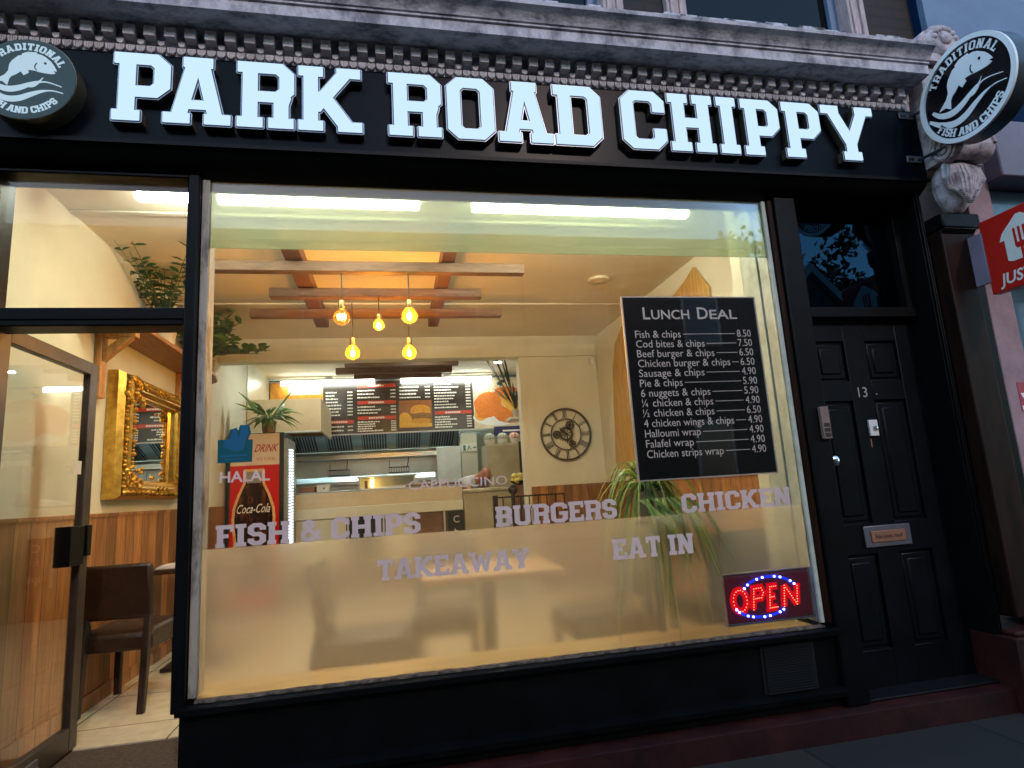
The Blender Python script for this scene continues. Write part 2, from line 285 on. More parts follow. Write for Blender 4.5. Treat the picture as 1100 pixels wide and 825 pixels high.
class MB:
    def __init__(s): s.v = []; s.f = []; s.m = []; s.cur = 0
    def add(s, vs, fs):
        b = len(s.v); s.v += [tuple(p) for p in vs]
        for f in fs: s.f.append([b+i for i in f]); s.m.append(s.cur)
        return s
    def box(s, x0, x1, y0, y1, z0, z1):
        return s.add([(x, y, z) for x in (x0, x1) for y in (y0, y1) for z in (z0, z1)],
                     [(0, 1, 3, 2), (4, 6, 7, 5), (0, 4, 5, 1), (2, 3, 7, 6), (0, 2, 6, 4), (1, 5, 7, 3)])
    def prism(s, poly, fn, d0, d1):
        n = len(poly)
        return s.add([fn(a, b, d0) for a, b in poly] + [fn(a, b, d1) for a, b in poly],
                     [tuple(range(n)), tuple(range(2*n-1, n-1, -1))] + [(i, (i+1) % n, n+(i+1) % n, n+i) for i in range(n)])
    def tube(s, pts, r, n=8, cap=True):
        pts = [Vector(p) for p in pts]; rs = r if isinstance(r, (list, tuple)) else [r]*len(pts)
        vs = []; fs = []; up = None
        for i, p in enumerate(pts):
            d = (pts[min(i+1, len(pts)-1)]-pts[max(i-1, 0)]).normalized()
            if up is None: up = Vector((0, 0, 1)) if abs(d.z) < .9 else Vector((0, 1, 0))
            a = d.cross(up).normalized(); b = a.cross(d).normalized(); up = b
            vs += [p+(a*math.cos(2*math.pi*k/n)+b*math.sin(2*math.pi*k/n))*rs[i] for k in range(n)]
        for i in range(len(pts)-1):
            fs += [(i*n+k, i*n+(k+1) % n, (i+1)*n+(k+1) % n, (i+1)*n+k) for k in range(n)]
        if cap: fs += [tuple(range(n)), tuple(reversed(range((len(pts)-1)*n, len(pts)*n)))]
        return s.add(vs, fs)
    def lathe(s, prof, c, axis='z', n=24, cap=True):
        """prof: (radius, height) pairs"""
        vs = []; fs = []
        for r, h in prof:
            for k in range(n):
                a = 2*math.pi*k/n; p = (r*math.cos(a), r*math.sin(a), h)
                if axis == 'y': p = (p[0], h, p[1])
                if axis == 'x': p = (h, p[0], p[1])
                vs.append((c[0]+p[0], c[1]+p[1], c[2]+p[2]))
        for i in range(len(prof)-1):
            fs += [(i*n+k, i*n+(k+1) % n, (i+1)*n+(k+1) % n, (i+1)*n+k) for k in range(n)]
        if cap: fs += [tuple(range(n)), tuple(reversed(range((len(prof)-1)*n, len(prof)*n)))]
        return s.add(vs, fs)
    def ball(s, c, r, sx=1, sy=1, sz=1, n=12, m=8, rough=0.0):
        vs = []; fs = []
        for j in range(1, m):
            for k in range(n):
                a = 2*math.pi*k/n; t = math.pi*j/m; q = r*(1+random.uniform(-rough, rough))
                vs.append((c[0]+q*sx*math.sin(t)*math.cos(a), c[1]+q*sy*math.sin(t)*math.sin(a), c[2]+q*sz*math.cos(t)))
        vs += [(c[0], c[1], c[2]+r*sz), (c[0], c[1], c[2]-r*sz)]; T = len(vs)-2
        for j in range(m-2): fs += [(j*n+k, (j+1)*n+k, (j+1)*n+(k+1) % n, j*n+(k+1) % n) for k in range(n)]
        fs += [(T, k, (k+1) % n) for k in range(n)] + [(T+1, (m-2)*n+(k+1) % n, (m-2)*n+k) for k in range(n)]
        return s.add(vs, fs)
    def blade(s, pts, w, side):
        """a leaf: a strip along pts, widths w, folded slightly"""
        pts = [Vector(p) for p in pts]; vs = []; sd0 = Vector(side)
        for i, p in enumerate(pts):
            d = (pts[min(i+1, len(pts)-1)]-pts[max(i-1, 0)]).normalized(); sd = (sd0-d*sd0.dot(d))
            sd = sd.normalized() if sd.length > 1e-4 else Vector((1, 0, 0)); up = sd.cross(d)*w[i]*0.25
            vs += [p-sd*w[i]/2+up, p, p+sd*w[i]/2+up]
        fs = []
        for i in range(len(pts)-1): fs += [(3*i, 3*i+1, 3*i+4, 3*i+3), (3*i+1, 3*i+2, 3*i+5, 3*i+4)]
        return s.add(vs, fs)
    def shape(s, polys, fn, d0, d1, dil=0.0):
        """union of 2-D convex pieces, given thickness d0..d1 through fn(x, y, d)"""
        if dil:
            polys = [dilate(p, dil) for p in polys]
        vs = []; fs = []
        for p in polys:
            a = sum(p[i][0]*p[(i+1) % len(p)][1]-p[(i+1) % len(p)][0]*p[i][1] for i in range(len(p)))
            if abs(a) < 1e-9: continue
            if len(p) == 4: p = dilate(p, 0)
            elif a < 0: p = p[::-1]
            fs.append(list(range(len(vs), len(vs)+len(p)))); vs += [Vector(q) for q in p]
        ov, oe, of, _a, _b, orig = delaunay_2d_cdt(vs, [], fs, 0, 1e-5, True)
        keep = [f for f, o in zip(of, orig) if len(o)]
        n = len(ov); edges = {}
        for f in keep:
            for i in range(len(f)):
                e = (f[i], f[(i+1) % len(f)])
                edges[e] = edges.get(e, 0)+1
        side = [e for e in edges if (e[1], e[0]) not in edges]
        V = [fn(p[0], p[1], d0) for p in ov] + [fn(p[0], p[1], d1) for p in ov]
        return s.add(V, [tuple(f) for f in keep] + [tuple(n+i for i in reversed(f)) for f in keep] + [(a, b, n+b, n+a) for a, b in side])
    def build(s, name, mats, parent=None, bevel=0.0, smooth=True, label=None):
        me = bpy.data.meshes.new(name)
        off = world_loc(parent) if parent is not None else Vector((0, 0, 0))
        me.from_pydata([tuple(Vector(p)-off) for p in s.v], [], s.f); me.update()
        for mm in (mats if isinstance(mats, (list, tuple)) else [mats]): me.materials.append(M[mm])
        me.polygons.foreach_set('material_index', s.m)
        bm = bmesh.new(); bm.from_mesh(me); bmesh.ops.recalc_face_normals(bm, faces=bm.faces)
        bm.to_mesh(me); bm.free()
        if smooth:
            me.polygons.foreach_set('use_smooth', [True]*len(me.polygons)); me.set_sharp_from_angle(angle=rad(38))
        o = bpy.data.objects.new(name, me); COL.objects.link(o)
        if parent is not None: o.parent = parent
        if bevel:
            b = o.modifiers.new('edge', 'BEVEL'); b.width = bevel; b.segments = 2; b.limit_method = 'ANGLE'; b.angle_limit = rad(40)
        if label: o['label'] = label
        return o

def dilate(p, e):
    pts = [(x+e*math.cos(a), y+e*math.sin(a)) for x, y in p for a in [math.pi/8+math.pi/4*k for k in range(8)]] if e else list(p)
    pts = sorted(set((round(a, 6), round(b, 6)) for a, b in pts))
    def half(ps):
        h = []
        for q in ps:
            while len(h) > 1 and (h[-1][0]-h[-2][0])*(q[1]-h[-2][1])-(h[-1][1]-h[-2][1])*(q[0]-h[-2][0]) <= 1e-12: h.pop()
            h.append(q)
        return h
    return half(pts)[:-1]+half(pts[::-1])[:-1]

def thing(name, label, cat, loc=(0, 0, 0), group=None):
    o = bpy.data.objects.new(name, None); COL.objects.link(o); o.location = loc; o.empty_display_size = 0.1
    o['label'] = label; o['category'] = cat
    if group: o['group'] = group
    return o
def tag(o, label, cat, group=None):
    o['label'] = label; o['category'] = cat
    if group: o['group'] = group
    return o
def struct(o, label=None):
    o['kind'] = 'structure'
    if label: o['label'] = label
    return o
def empty(name, parent):
    o = bpy.data.objects.new(name, None); COL.objects.link(o); o.parent = parent; o.empty_display_size = 0.1; return o
def dup(root, loc, rotz=None, label=None):
    r = root.copy(); COL.objects.link(r); r.location = loc
    if rotz is not None: r.rotation_euler = (0, 0, rotz)
    if label: r['label'] = label
    for ch in list(root.children):
        c = ch.copy(); COL.objects.link(c); c.parent = r
        for g in ch.children:
            d = g.copy(); COL.objects.link(d); d.parent = c
    return r

# ------------------------------------------------------------------ lettering
def stroke(pts, h, closed=False):
    P = [Vector(p) for p in pts]; n = len(P); q = h/2; out = []
    segs = range(n if closed else n-1)
    def nrm(a, b): d = (b-a).normalized(); return Vector((-d.y, d.x))
    N = [nrm(P[i], P[(i+1) % n]) for i in segs]
    def corner(i, k):
        a, b = N[i], N[k]; mvec = a+b
        if mvec.length < 0.9: return None
        return mvec.normalized()*(q/max(0.3, mvec.normalized().dot(a)))
    for i in segs:
        j = (i+1) % n; o0 = o1 = None
        if closed or i > 0: o0 = corner(i-1 if i > 0 else n-1, i)
        if closed or i < n-2: o1 = corner(i, (i+1) % n if closed else i+1)
        o0 = o0 if o0 is not None else N[i]*q; o1 = o1 if o1 is not None else N[i]*q
        out.append([tuple(P[i]+o0), tuple(P[i]-o0), tuple(P[j]-o1), tuple(P[j]+o1)])
    return out

def glyph(ch, w, t=0.25, h=0.17, e=0.075):
    """a slab letter on a 1-high body, as convex pieces"""
    r, q = t/2, h/2; k = t/h; out = []; l = e+r; R = w-r; T = 1-q; c, cyy = 0.55*t, 0.10
    def rc(x0, y0, x1, y1): out.append([(x0, y0), (x1, y0), (x1, y1), (x0, y1)])
    def pl(pts, closed=False):
        out.extend([[(x*k, y) for x, y in s] for s in stroke([(x/k, y) for x, y in pts], h, closed)])
    def para(x0, y0, x1, y1, wd): out.append([(x0-wd/2, y0), (x0+wd/2, y0), (x1+wd/2, y1), (x1-wd/2, y1)])
    sh = h*0.92
    def foot(x, y=0, ee=e): rc(x-r-ee, y, x+r+ee, y+sh)
    def bowl(y0, y1, x0):
        pl([(x0, y1-q), (R-c, y1-q), (R, y1-q-cyy), (R, y0+q+cyy), (R-c, y0+q), (x0 if y0 <= 0 else l, y0+q)])
    if ch == 'I': rc(w/2-r, 0, w/2+r, 1); rc(0, 0, w, sh); rc(0, 1-sh, w, 1)
    elif ch in 'HN':
        rc(l-r, 0, l+r, 1); rc(w-l-r, 0, w-l+r, 1); foot(l); foot(l, 1-sh)
        if ch == 'H': foot(w-l); foot(w-l, 1-sh); rc(l, .5-q, w-l, .5+q)
        else: foot(w-l, 1-sh); para(l+.02, 1, w-l-.02, 0, t*1.15)
    elif ch in 'PRB':
        rc(l-r, 0, l+r, 1); m = 0.36 if ch == 'P' else 0.40
        if ch == 'P': foot(l); bowl(m, 1, 0)
        elif ch == 'R':
            foot(l); bowl(m, 1, 0); xl = w-e*1.1-r
            rc(xl-r, 0, xl+r, m-.03); foot(xl); out.append([(xl-r, m-.04), (xl+r, m-.04), (R+r*.55, m+.07), (R-r, m+.09)])
        else: bowl(0.42, 1, 0); bowl(0, 0.42+h, 0)
    elif ch == 'D': rc(l-r, 0, l+r, 1); bowl(0, 1, 0)
    elif ch in 'OCGS':
        o8 = [(r, q+cyy), (r+c, q), (R-c, q), (R, q+cyy), (R, T-cyy), (R-c, T), (r+c, T), (r, T-cyy)]
        if ch == 'O': pl(o8, True)
        elif ch == 'C': pl([(R, .66), (R, T-cyy), (R-c, T), (r+c, T), (r, T-cyy), (r, q+cyy), (r+c, q), (R-c, q), (R, q+cyy), (R, .34)])
        elif ch == 'G': pl([(R, .68), (R, T-cyy), (R-c, T), (r+c, T), (r, T-cyy), (r, q+cyy), (r+c, q), (R-c, q), (R, q+cyy), (R, .46)]); rc(w*.5, .38, w+e*.5, .38+h*.9)
        else: pl([(R, .68), (R, T-cyy), (R-c, T), (r+c, T), (r, T-cyy), (r, .5+cyy), (r+c, .5), (R-c, .5), (R, .5-cyy), (R, q+cyy), (R-c, q), (r+c, q), (r, q+cyy), (r, .32)])
    elif ch == 'A':
        para(l*.95, 0, w/2-r*.35, 1, t*.95); para(w-l*.95, 0, w/2+r*.35, 1, t*.95); rc(w*.27, .22, w*.73, .22+h*.8)
        rc(w/2-r-e*1.3, 1-sh, w/2+r+e*1.3, 1); foot(l*.92); foot(w-l*.92)
    elif ch == 'K':
        rc(l-r, 0, l+r, 1); foot(l); foot(l, 1-sh); para(l+r*.2, .30, w-l*1.05, 1, t*1.15); para(w-l*.95, 0, l+r*1.4, .60, t*1.2); foot(w-l*.95); foot(w-l*1.05, 1-sh)
    elif ch == 'Y':
        rc(w/2-r, 0, w/2+r, .45); foot(w/2); para(w/2, .30, l*.95, 1, t*1.05); para(w/2, .30, w-l*.95, 1, t*1.05); foot(l*.95, 1-sh); foot(w-l*.95, 1-sh)
    elif ch == 'T': rc(w/2-r, 0, w/2+r, 1); foot(w/2); rc(0, 1-h, w, 1); rc(0, 1-h-.13, r*1.1, 1); rc(w-r*1.1, 1-h-.13, w, 1)
    elif ch in 'LEF':
        rc(l-r, 0, l+r, 1); foot(l)
        if ch == 'L': foot(l, 1-sh); rc(l, 0, w, h); rc(w-r*1.2, 0, w, h+.15)
        else:
            rc(0, 1-h, w, 1); rc(w-r*1.1, 1-h-.13, w, 1); rc(l, .5-q*.9, w*.72, .5+q*.9)
            if ch == 'E': rc(0, 0, w, h); rc(w-r*1.1, 0, w, h+.13)
    elif ch == 'U':
        pl([(l, 1), (l, q+cyy), (l+c, q), (w-l-c, q), (w-l, q+cyy), (w-l, 1)]); foot(l, 1-sh); foot(w-l, 1-sh)
    elif ch == 'W':
        a, b = l*.9, w-l*.9; para(w*.30, 0, a, 1, t*.85); para(w*.30, 0, w/2, .85, t*.8); para(w*.70, 0, w/2, .85, t*.8); para(w*.70, 0, b, 1, t*.85); foot(a, 1-sh); foot(b, 1-sh)
    elif ch == '&':
        out.extend(stroke([(w*.98, .07), (w*.26, .70), (w*.26, .84), (w*.42, .92), (w*.60, .84), (w*.58, .70), (w*.16, .40), (w*.12, .20), (w*.30, .075), (w*.55, .075), (w*.80, .26), (w*.94, .50)], h*.95))
    return out
WID = dict(I=.42, H=.86, N=.86, P=.74, R=.80, B=.76, D=.78, O=.78, C=.74, G=.80, S=.70, A=.90, K=.88, Y=.86, T=.74, L=.68, E=.72, F=.68, U=.84, W=1.16, **{'&': .82, ' ': .30})
def word(text, x0, x1, y0, hgt, gap=0.06, **kw):
    tot = sum(WID[c] for c in text)+gap*(len(text)-1); sx = (x1-x0)/tot; x = 0; out = []
    for c in text:
        if c != ' ':
            out += [[(x0+(x+px)*sx, y0+py*hgt) for px, py in p] for p in glyph(c, WID[c], **kw)]
        x += WID[c]+gap
    return out
def arc_word(text, a0, a1, rb, hgt, inward=False, kw=None):
    """letters round a circle: baseline radius rb, from angle a0 to a1 (degrees)"""
    kw = kw or dict(t=.22, h=.16, e=.06); gap = 0.10; tot = sum(WID[c] for c in text)+gap*(len(text)-1); out = []; x = 0
    for c in text:
        wd = WID[c]; f = (x+wd/2)/tot; a = rad(a0+(a1-a0)*f); sx = abs(rad(a1-a0))*rb/tot
        if c != ' ':
            for p in glyph(c, wd, **kw):
                q = []
                for px, py in p:
                    lx = (px-wd/2)*sx; ly = py*hgt
                    if not inward: q.append((math.cos(a)*(rb+ly)+math.sin(a)*lx, math.sin(a)*(rb+ly)-math.cos(a)*lx))
                    else: q.append((math.cos(a)*(rb-ly)-math.sin(a)*lx, math.sin(a)*(rb-ly)+math.cos(a)*lx))
                out.append(q)
        x += wd+gap
    return out

FONT = {}
def ftext(t, bold=0.0):
    """outline of a line of sans text, size 1: (2-D points, faces, width)"""
    if (t, bold) not in FONT:
        cu = bpy.data.curves.new('line', 'FONT'); cu.body = t; cu.size = 1; cu.resolution_u = 3; cu.offset = bold
        o = bpy.data.objects.new('line', cu); COL.objects.link(o); dg = bpy.context.evaluated_depsgraph_get()
        me = bpy.data.meshes.new_from_object(o.evaluated_get(dg))
        vs = [(v.co.x, v.co.y) for v in me.vertices]; fs = [tuple(p.vertices) for p in me.polygons]
        bpy.data.objects.remove(o); bpy.data.curves.remove(cu); bpy.data.meshes.remove(me)
        FONT[(t, bold)] = (vs, fs, min(v[0] for v in vs), max(v[0] for v in vs))
    return FONT[(t, bold)]
def put_text(mb, t, fn, x0, y0, size, width=None, d=0.0, shear=0.0, right=None, bold=0.0):
    vs, fs, a, b = ftext(t, bold); sx = size if width is None else width/(b-a)
    if right is not None: x0 = right-(b-a)*sx
    mb.add([fn(x0+(x-a)*sx+shear*y*size, y0+y*size, d) for x, y in vs], fs)
    return x0+(b-a)*sx
XZ = lambda y: (lambda a, b, d: (a, y-d, b))          # a flat drawing that faces the street, d = how far it stands out

# ================================================================== STREET
struct(MB().box(-30, 30, -4.2, 0.3, -0.6, 0.0).build('pavement', 'concrete', smooth=False))
struct(MB().box(-30, 30, -4.35, -4.2, -0.6, 0.004).build('kerb', 'kerb_stone', smooth=False, bevel=0.01))
struct(MB().box(-60, 60, -11.5, -4.35, -0.6, -0.12).build('road', 'asphalt', smooth=False))
struct(MB().box(-60, 60, -60, -11.5, -0.6, 0.0).build('far_pavement', 'concrete', smooth=False))

# ================================================================== SHOPFRONT
shop = thing('shop_building', 'black chip shop front with a wide window, side door and pale dentil cornice', 'shop building')
P = lambda mb, name, m, **k: mb.build(name, m, shop, **k)
# masonry behind the shopfront
P(MB().box(-3.2, 3.5, 0.02, 0.32, 3.16, 3.62), 'lintel', 'dark_brick', smooth=False)
# fascia: tall board with a small bottom moulding and a lower box whose face leans back to the window head
P(MB().box(-3.2, 3.08, -0.13, 0.02, 2.865, 3.294), 'fascia', 'fascia_board', bevel=0.004)
P(MB().prism([(-.145, 2.845), (-.145, 2.863), (-.13, 2.863), (-.03, 2.863), (-.03, 2.845)], lambda a, b, d: (d, a, b), -3.2, 3.08), 'moulding', 'black_paint')
P(MB().prism([(.12, 2.862), (-.128, 2.843), (-.122, 2.832), (-.012, 2.753), (.12, 2.753)], lambda a, b, d: (d, a, b), -3.2, 3.07), 'window_head', 'black_paint')
# cornice profile (y, z) swept along x
prof = [(.02, 3.30), (-.10, 3.296), (-.125, 3.30), (-.13, 3.352), (-.135, 3.356), (-.135, 3.412), (-.155, 3.416), (-.24, 3.420), (-.272, 3.423), (-.285, 3.430), (-.288, 3.482), (-.298, 3.486),
        (-.298, 3.496), (-.306, 3.50), (-.312, 3.515), (-.335, 3.54), (-.358, 3.553), (-.362, 3.572), (-.34, 3.585), (-.2, 3.61), (.02, 3.63)]
cor = MB().prism(prof, lambda a, b, d: (d, a, b), -3.2, 3.05).build('cornice', 'cornice_paint', shop)
led = MB(); 
x = -3.2
while x < 3.04:                                        # broken, peeling mortar edge along the top of the cornice
    w_ = random.uniform(.03, .16)
    if random.random() < .72: led.box(x, min(x+w_, 3.05), -.352+random.uniform(-.004, .01), .05, 3.568, 3.583+random.uniform(.0, .016))
    x += w_
led.build('broken_edge', 'peeling_ledge', cor, smooth=False)
den = MB(); x = -3.17; k = 0
while x < 3.0:
    den.box(x, x+.047, -.180, -.12, 3.357+random.uniform(-.002, .002), 3.408)
    x += .0848
den.build('dentil_course', 'dentil_paint', cor, bevel=0.003)
egg = MB(); x = -3.17; k = 0
while x < 3.02:                                        # carved leaf band below the dentils: wedges over a row of lobes
    if k % 2 == 0: egg.prism([(x+.049, 3.356), (x+.083, 3.356), (x+.078, 3.336), (x+.066, 3.330), (x+.054, 3.336)], lambda a, b, d: (a, d, b), -.152, -.12)
    egg.prism([(x+.002, 3.331), (x+.040, 3.331), (x+.038, 3.312), (x+.030, 3.300), (x+.021, 3.296), (x+.012, 3.300), (x+.004, 3.312)], lambda a, b, d: (a, d, b), -.143, -.12)
    for q_ in (.012, .021, .030): egg.box(x+q_-.0025, x+q_+.0025, -.1475, -.1435, 3.300, 3.328)
    x += .0424; k += 1
egg.build('egg_moulding', 'dentil_paint', cor, smooth=False)

# window opening
mul = MB().box(-.885, -.835, -.05, .11, 0.46, 2.76).build('mullion', 'black_paint', shop, bevel=0.006)
MB().box(-.833, -.800, -.018, .09, 0.502, 2.752).build('bead', 'worn_bead', mul, bevel=0.004)
mr_ = MB().box(2.115, 2.245, -.05, .13, 0.118, 2.762).build('mullion', 'black_paint', shop, bevel=0.006)
MB().box(2.085, 2.113, -.030, .09, 0.50, 2.752).build('bead', 'brown_tile', mr_, bevel=0.004)
MB().box(2.060, 2.083, -.014, .09, 0.502, 2.752).build('bead', 'window_reveal', mr_, bevel=0.004)
P(MB().box(2.050, 2.24, .092, .24, 0.50, 2.76).box(2.062, 2.24, .24, .34, .08, 3.09), 'reveal', 'window_reveal', bevel=0.003)
sill = P(MB().prism([(.0, .455), (-.075, .455), (-.078, .478), (-.066, .484), (.03, .487)], lambda a, b, d: (d, a, b), -.86, 2.113), 'window_sill', 'black_paint')
put = MB()
n_ = 75
for i in range(n_):
    xa = -.80+i*2.86/n_; hh = random.uniform(.005, .0085); put.box(xa, xa+2.86/n_*1.02, -.034-random.uniform(0, .008), -.006, .4875, .489+hh)
put.build('putty', 'dirty_putty', sill)
ris = P(MB().box(-.86, 2.113, -.02, .16, .20, .453), 'stall_riser', 'black_paint', bevel=.003)
MB().prism([(-.02, .172), (-.062, .172), (-.066, .196), (-.05, .205), (-.02, .214)], lambda a, b, d: (d, a, b), -.88, 2.113).build('skirting', 'black_paint', ris)
gr = MB().box(1.70, 1.99, -.026, -.021, .215, .43)
for k in range(17): gr.prism([(0, .222+k*.0122), (-.012, .218+k*.0122), (-.012, .221+k*.0122), (0, .2285+k*.0122)], lambda a, b, d: (d, a-.026, b), 1.715, 1.975)
gr.build('vent_grille', 'grille_paint', ris, smooth=False)
P(MB().prism([(.16, -.05), (-.115, -.05), (-.105, .105), (-.095, .112), (.16, .118)], lambda a, b, d: (d, a, b), -.90, 3.06), 'plinth', 'red_plinth')
P(MB().box(-.885, 2.113, -.012, .16, .119, .171), 'kick_board', 'black_paint')
# glazing: one big pane with a frosted strip at the top and a tall frosted film below, cut round the illuminated sign
pane = P(MB().box(-.80, 2.06, .0, .006, .489, 2.752), 'window_pane', 'pane_glass', smooth=False)
MB().box(-.80, 2.06, .008, .011, 2.427, 2.752).build('frosted_film', 'head_film', pane, smooth=False)
ff = MB().box(-.80, 1.572, .008, .011, .492, 1.078).box(1.572, 2.06, .008, .011, .768, 1.078)
ff.build('frosted_film', 'frosted_film', pane, smooth=False)
P(MB().box(-.832, 2.05, .02, .26, .43, .488), 'inner_sill', 'sill_wood', bevel=.006)
# doorway: transom light above an inward-opened glazed door
dfr = P(MB().box(-1.74, -1.655, -.05, .11, .0, 2.76).box(-1.655, -.885, -.04, .09, 2.046, 2.128).box(-1.655, -.885, -.045, .10, 2.742, 2.76), 'door_frame', 'black_paint', bevel=.006)
MB().box(-1.655, -.885, -.048, -.041, 2.075, 2.100).build('bead', 'black_paint', dfr)
P(MB().box(-1.655, -.885, .0, .006, 2.128, 2.742), 'transom_pane', 'pane_glass_side', smooth=False)
P(MB().box(-3.2, -1.74, -.03, .2, .0, 2.76), 'side_pier', 'black_paint')
P(MB().box(-1.655, -.885, -.06, .12, .0, .072), 'threshold', 'brown_tile', bevel=.004)
gd = empty('glass_door', shop)
X0, X1 = -1.672, -1.632
g = MB().box(X0, X1, .045, .125, .09, 2.088).box(X0, X1, .845, .925, .09, 2.088).box(X0, X1, .125, .845, 2.018, 2.088).box(X0, X1, .125, .845, .09, .205)
g.build('frame', 'door_frame_alu', gd, bevel=.004)
MB().box(-1.655, -1.649, .125, .845, .205, 2.018).build('pane', 'pane_glass_side', gd, smooth=False)
MB().box(-1.69, -1.615, .70, .842, 1.0, 1.20).box(-1.70, -1.61, .86, .91, 1.04, 1.20).build('lock_case', 'black_paint', gd, bevel=.003)
MB().box(-1.6475, -1.6465, .75, .83, 1.47, 1.54).build('paper_notice', 'paper', gd, smooth=False)
MB().box(X1, X1+.012, .15, .55, .12, .175).build('kick_plate', 'letterbox_metal', gd, bevel=.002)

# front door no. 13 with a dark transom light
fd = empty('front_door', shop)
dy = .10
d = MB().box(2.262, 3.03, dy+.018, dy+.06, .118, 2.088)
pan = [(2.335, 2.545, 1.735, 1.965), (2.685, 2.895, 1.735, 1.965), (2.335, 2.545, .95, 1.62), (2.685, 2.895, .95, 1.62), (2.335, 2.545, .31, .79), (2.685, 2.895, .31, .79)]
xs = [2.262, 2.335, 2.545, 2.685, 2.895, 3.03]
d.box(2.262, 2.335, dy, dy+.02, .118, 2.088).box(2.545, 2.685, dy, dy+.02, .118, 2.088).box(2.895, 3.03, dy, dy+.02, .118, 2.088)
for a, b in ((2.335, 2.545), (2.685, 2.895)):
    for z0, z1 in ((.118, .31), (.79, .95), (1.62, 1.735), (1.965, 2.088)): d.box(a, b, dy, dy+.02, z0, z1)
d.build('door_leaf', 'door_paint', fd, bevel=.003)
pm = MB()
for a, b, z0, z1 in pan:
    pm.box(a+.012, b-.012, dy+.010, dy+.03, z0+.012, z1-.012); pm.box(a+.040, b-.040, dy+.002, dy+.03, z0+.040, z1-.040)
pm.build('door_panel', 'door_paint', fd, bevel=.008)
t = MB(); put_text(t, '13', XZ(dy-.002), 2.585, 1.640, .082); t.box(2.70, 2.707, dy-.003, dy, 1.65, 1.658); t.build('number_plate', 'num_metal', fd, smooth=False)
t = MB(); put_text(t, '1', XZ(dy-.002), 2.615, 1.355, .07); t.build('flat_number', 'orange_metal', fd, smooth=False)
MB().box(2.612, 2.668, dy-.014, dy, 1.418, 1.508).build('bell_plate', 'plastic_white', fd, bevel=.003)
MB().lathe([(.004, -.022), (.014, -.02), (.016, -.013), (.016, .0)], (2.646, dy-.002, 1.462), 'y', 14).build('bell_push', 'chrome', fd)
kb = MB().lathe([(.012, -.075), (.026, -.068), (.030, -.055), (.022, -.04), (.010, -.03), (.010, -.008), (.026, -.005), (.026, .0)], (2.322, dy, 1.292), 'y', 18)
kb.ball((2.285, dy-.012, 1.312), .016).build('door_knob', 'chrome', fd)
MB().lathe([(.006, -.010), (.017, -.008), (.019, 0)], (2.277, dy, 1.140), 'y', 14).build('keyhole', 'chrome', fd)
lb = MB().box(2.472, 2.765, dy-.012, dy, .822, .935).build('letter_plate', 'letterbox_metal', fd, bevel=.004)
MB().box(2.51, 2.725, dy-.018, dy-.013, .848, .908).build('flap', 'orange_metal', lb, bevel=.002)
t = MB(); put_text(t, 'No junk mail', XZ(dy-.0195), 2.535, .868, .03, width=.165); t.build('notice_text', 'cabinet_dark', lb, smooth=False)
fr = P(MB().box(2.247, 2.261, .06, .16, .118, 2.79).box(2.261, 3.03, .04, .16, 2.092, 2.152).box(2.247, 3.05, .03, .16, 2.785, 2.83), 'door_frame', 'black_paint', bevel=.004)
P(MB().prism([(.098, 2.153), (.104, 2.153), (.116, 2.783), (.110, 2.783)], lambda a, b, d: (d, a, b), 2.263, 2.97), 'transom_pane', 'transom_glass', smooth=False)
P(MB().box(2.20, 3.05, .15, .19, .1, 2.84), 'hall_backing', 'cabinet_dark')
jm = MB().box(2.97, 3.03, .05, .15, 2.152, 2.785).box(3.031, 3.07, -.06, .2, .118, 2.842)
for xx in (3.036, 3.050): jm.box(xx, xx+.008, -.075, -.06, .15, 2.80)
P(jm, 'door_jamb', 'black_paint', bevel=.003)
P(MB().box(2.25, 3.04, -.03, .1, .1185, .128), 'door_sill', 'grille_paint', bevel=.002)

# end pilaster with carved bracket
pil = P(MB().box(3.075, 3.255, -.15, .1, .45, 2.55), 'pilaster', 'brown_tile', bevel=.006)
MB().box(3.257, 3.318, -.13, .1, .42, 2.55).build('pilaster_edge', 'black_paint', pil)
MB().box(3.072, 3.33, -.175, .1, 2.552, 2.64).prism([(0, 2.52), (-.03, 2.55), (0, 2.55)], lambda a, b, d: (d, a-.15, b), 3.072, 3.30).build('capital', 'black_paint', pil, bevel=.01)
MB().box(3.03, 3.50, -.165, .1, -.02, .36).box(3.05, 3.48, -.15, .1, .36, .385).build('base_block', 'red_plinth', pil, bevel=.008)
brk = MB().box(3.09, 3.40, -.20, .1, 2.93, 3.63).box(3.07, 3.42, -.24, .1, 3.56, 3.61)
sp = []
for k in range(30):                                     # scroll: a roll of stone seen from the end
    a = k*.42; r_ = .088*(1-k/34); sp.append((-.25-r_*math.cos(a)*.9, 2.99+r_*math.sin(a)))
for xx in (3.085, 3.345): brk.tube([(xx, p[0], p[1]) for p in sp], .014, 6)
brk.lathe([(.075, 3.09), (.082, 3.12), (.060, 3.17), (.058, 3.27), (.082, 3.32), (.075, 3.355)], (0, -.25, 2.99), 'x', 18)
for k in range(13):                                     # acanthus leaf below the scroll: ribs fanning out and curling forward at the tip
    f_ = (k-6)/6
    brk.tube([(3.205+f_*.05, -.19, 2.95), (3.205+f_*.115, -.245+abs(f_)*.02, 2.89), (3.205+f_*.135, -.262+abs(f_)*.03, 2.82), (3.205+f_*.10, -.258+abs(f_)*.04, 2.74+abs(f_)*.03), (3.205+f_*.055, -.235, 2.675+abs(f_)*.07), (3.205+f_*.06, -.262, 2.665+abs(f_)*.075)], [.010, .015, .014, .012, .010, .006], 6)
for k in range(5): brk.tube([(3.09+k*.058, -.215, 3.10), (3.09+k*.058, -.27, 3.12), (3.09+k*.058, -.235, 3.20), (3.09+k*.058, -.21, 3.30)], [.012, .018, .014, .008], 6)
brk.ball((3.205, -.150, 2.80), .1, 1.1, .7, 1.6)
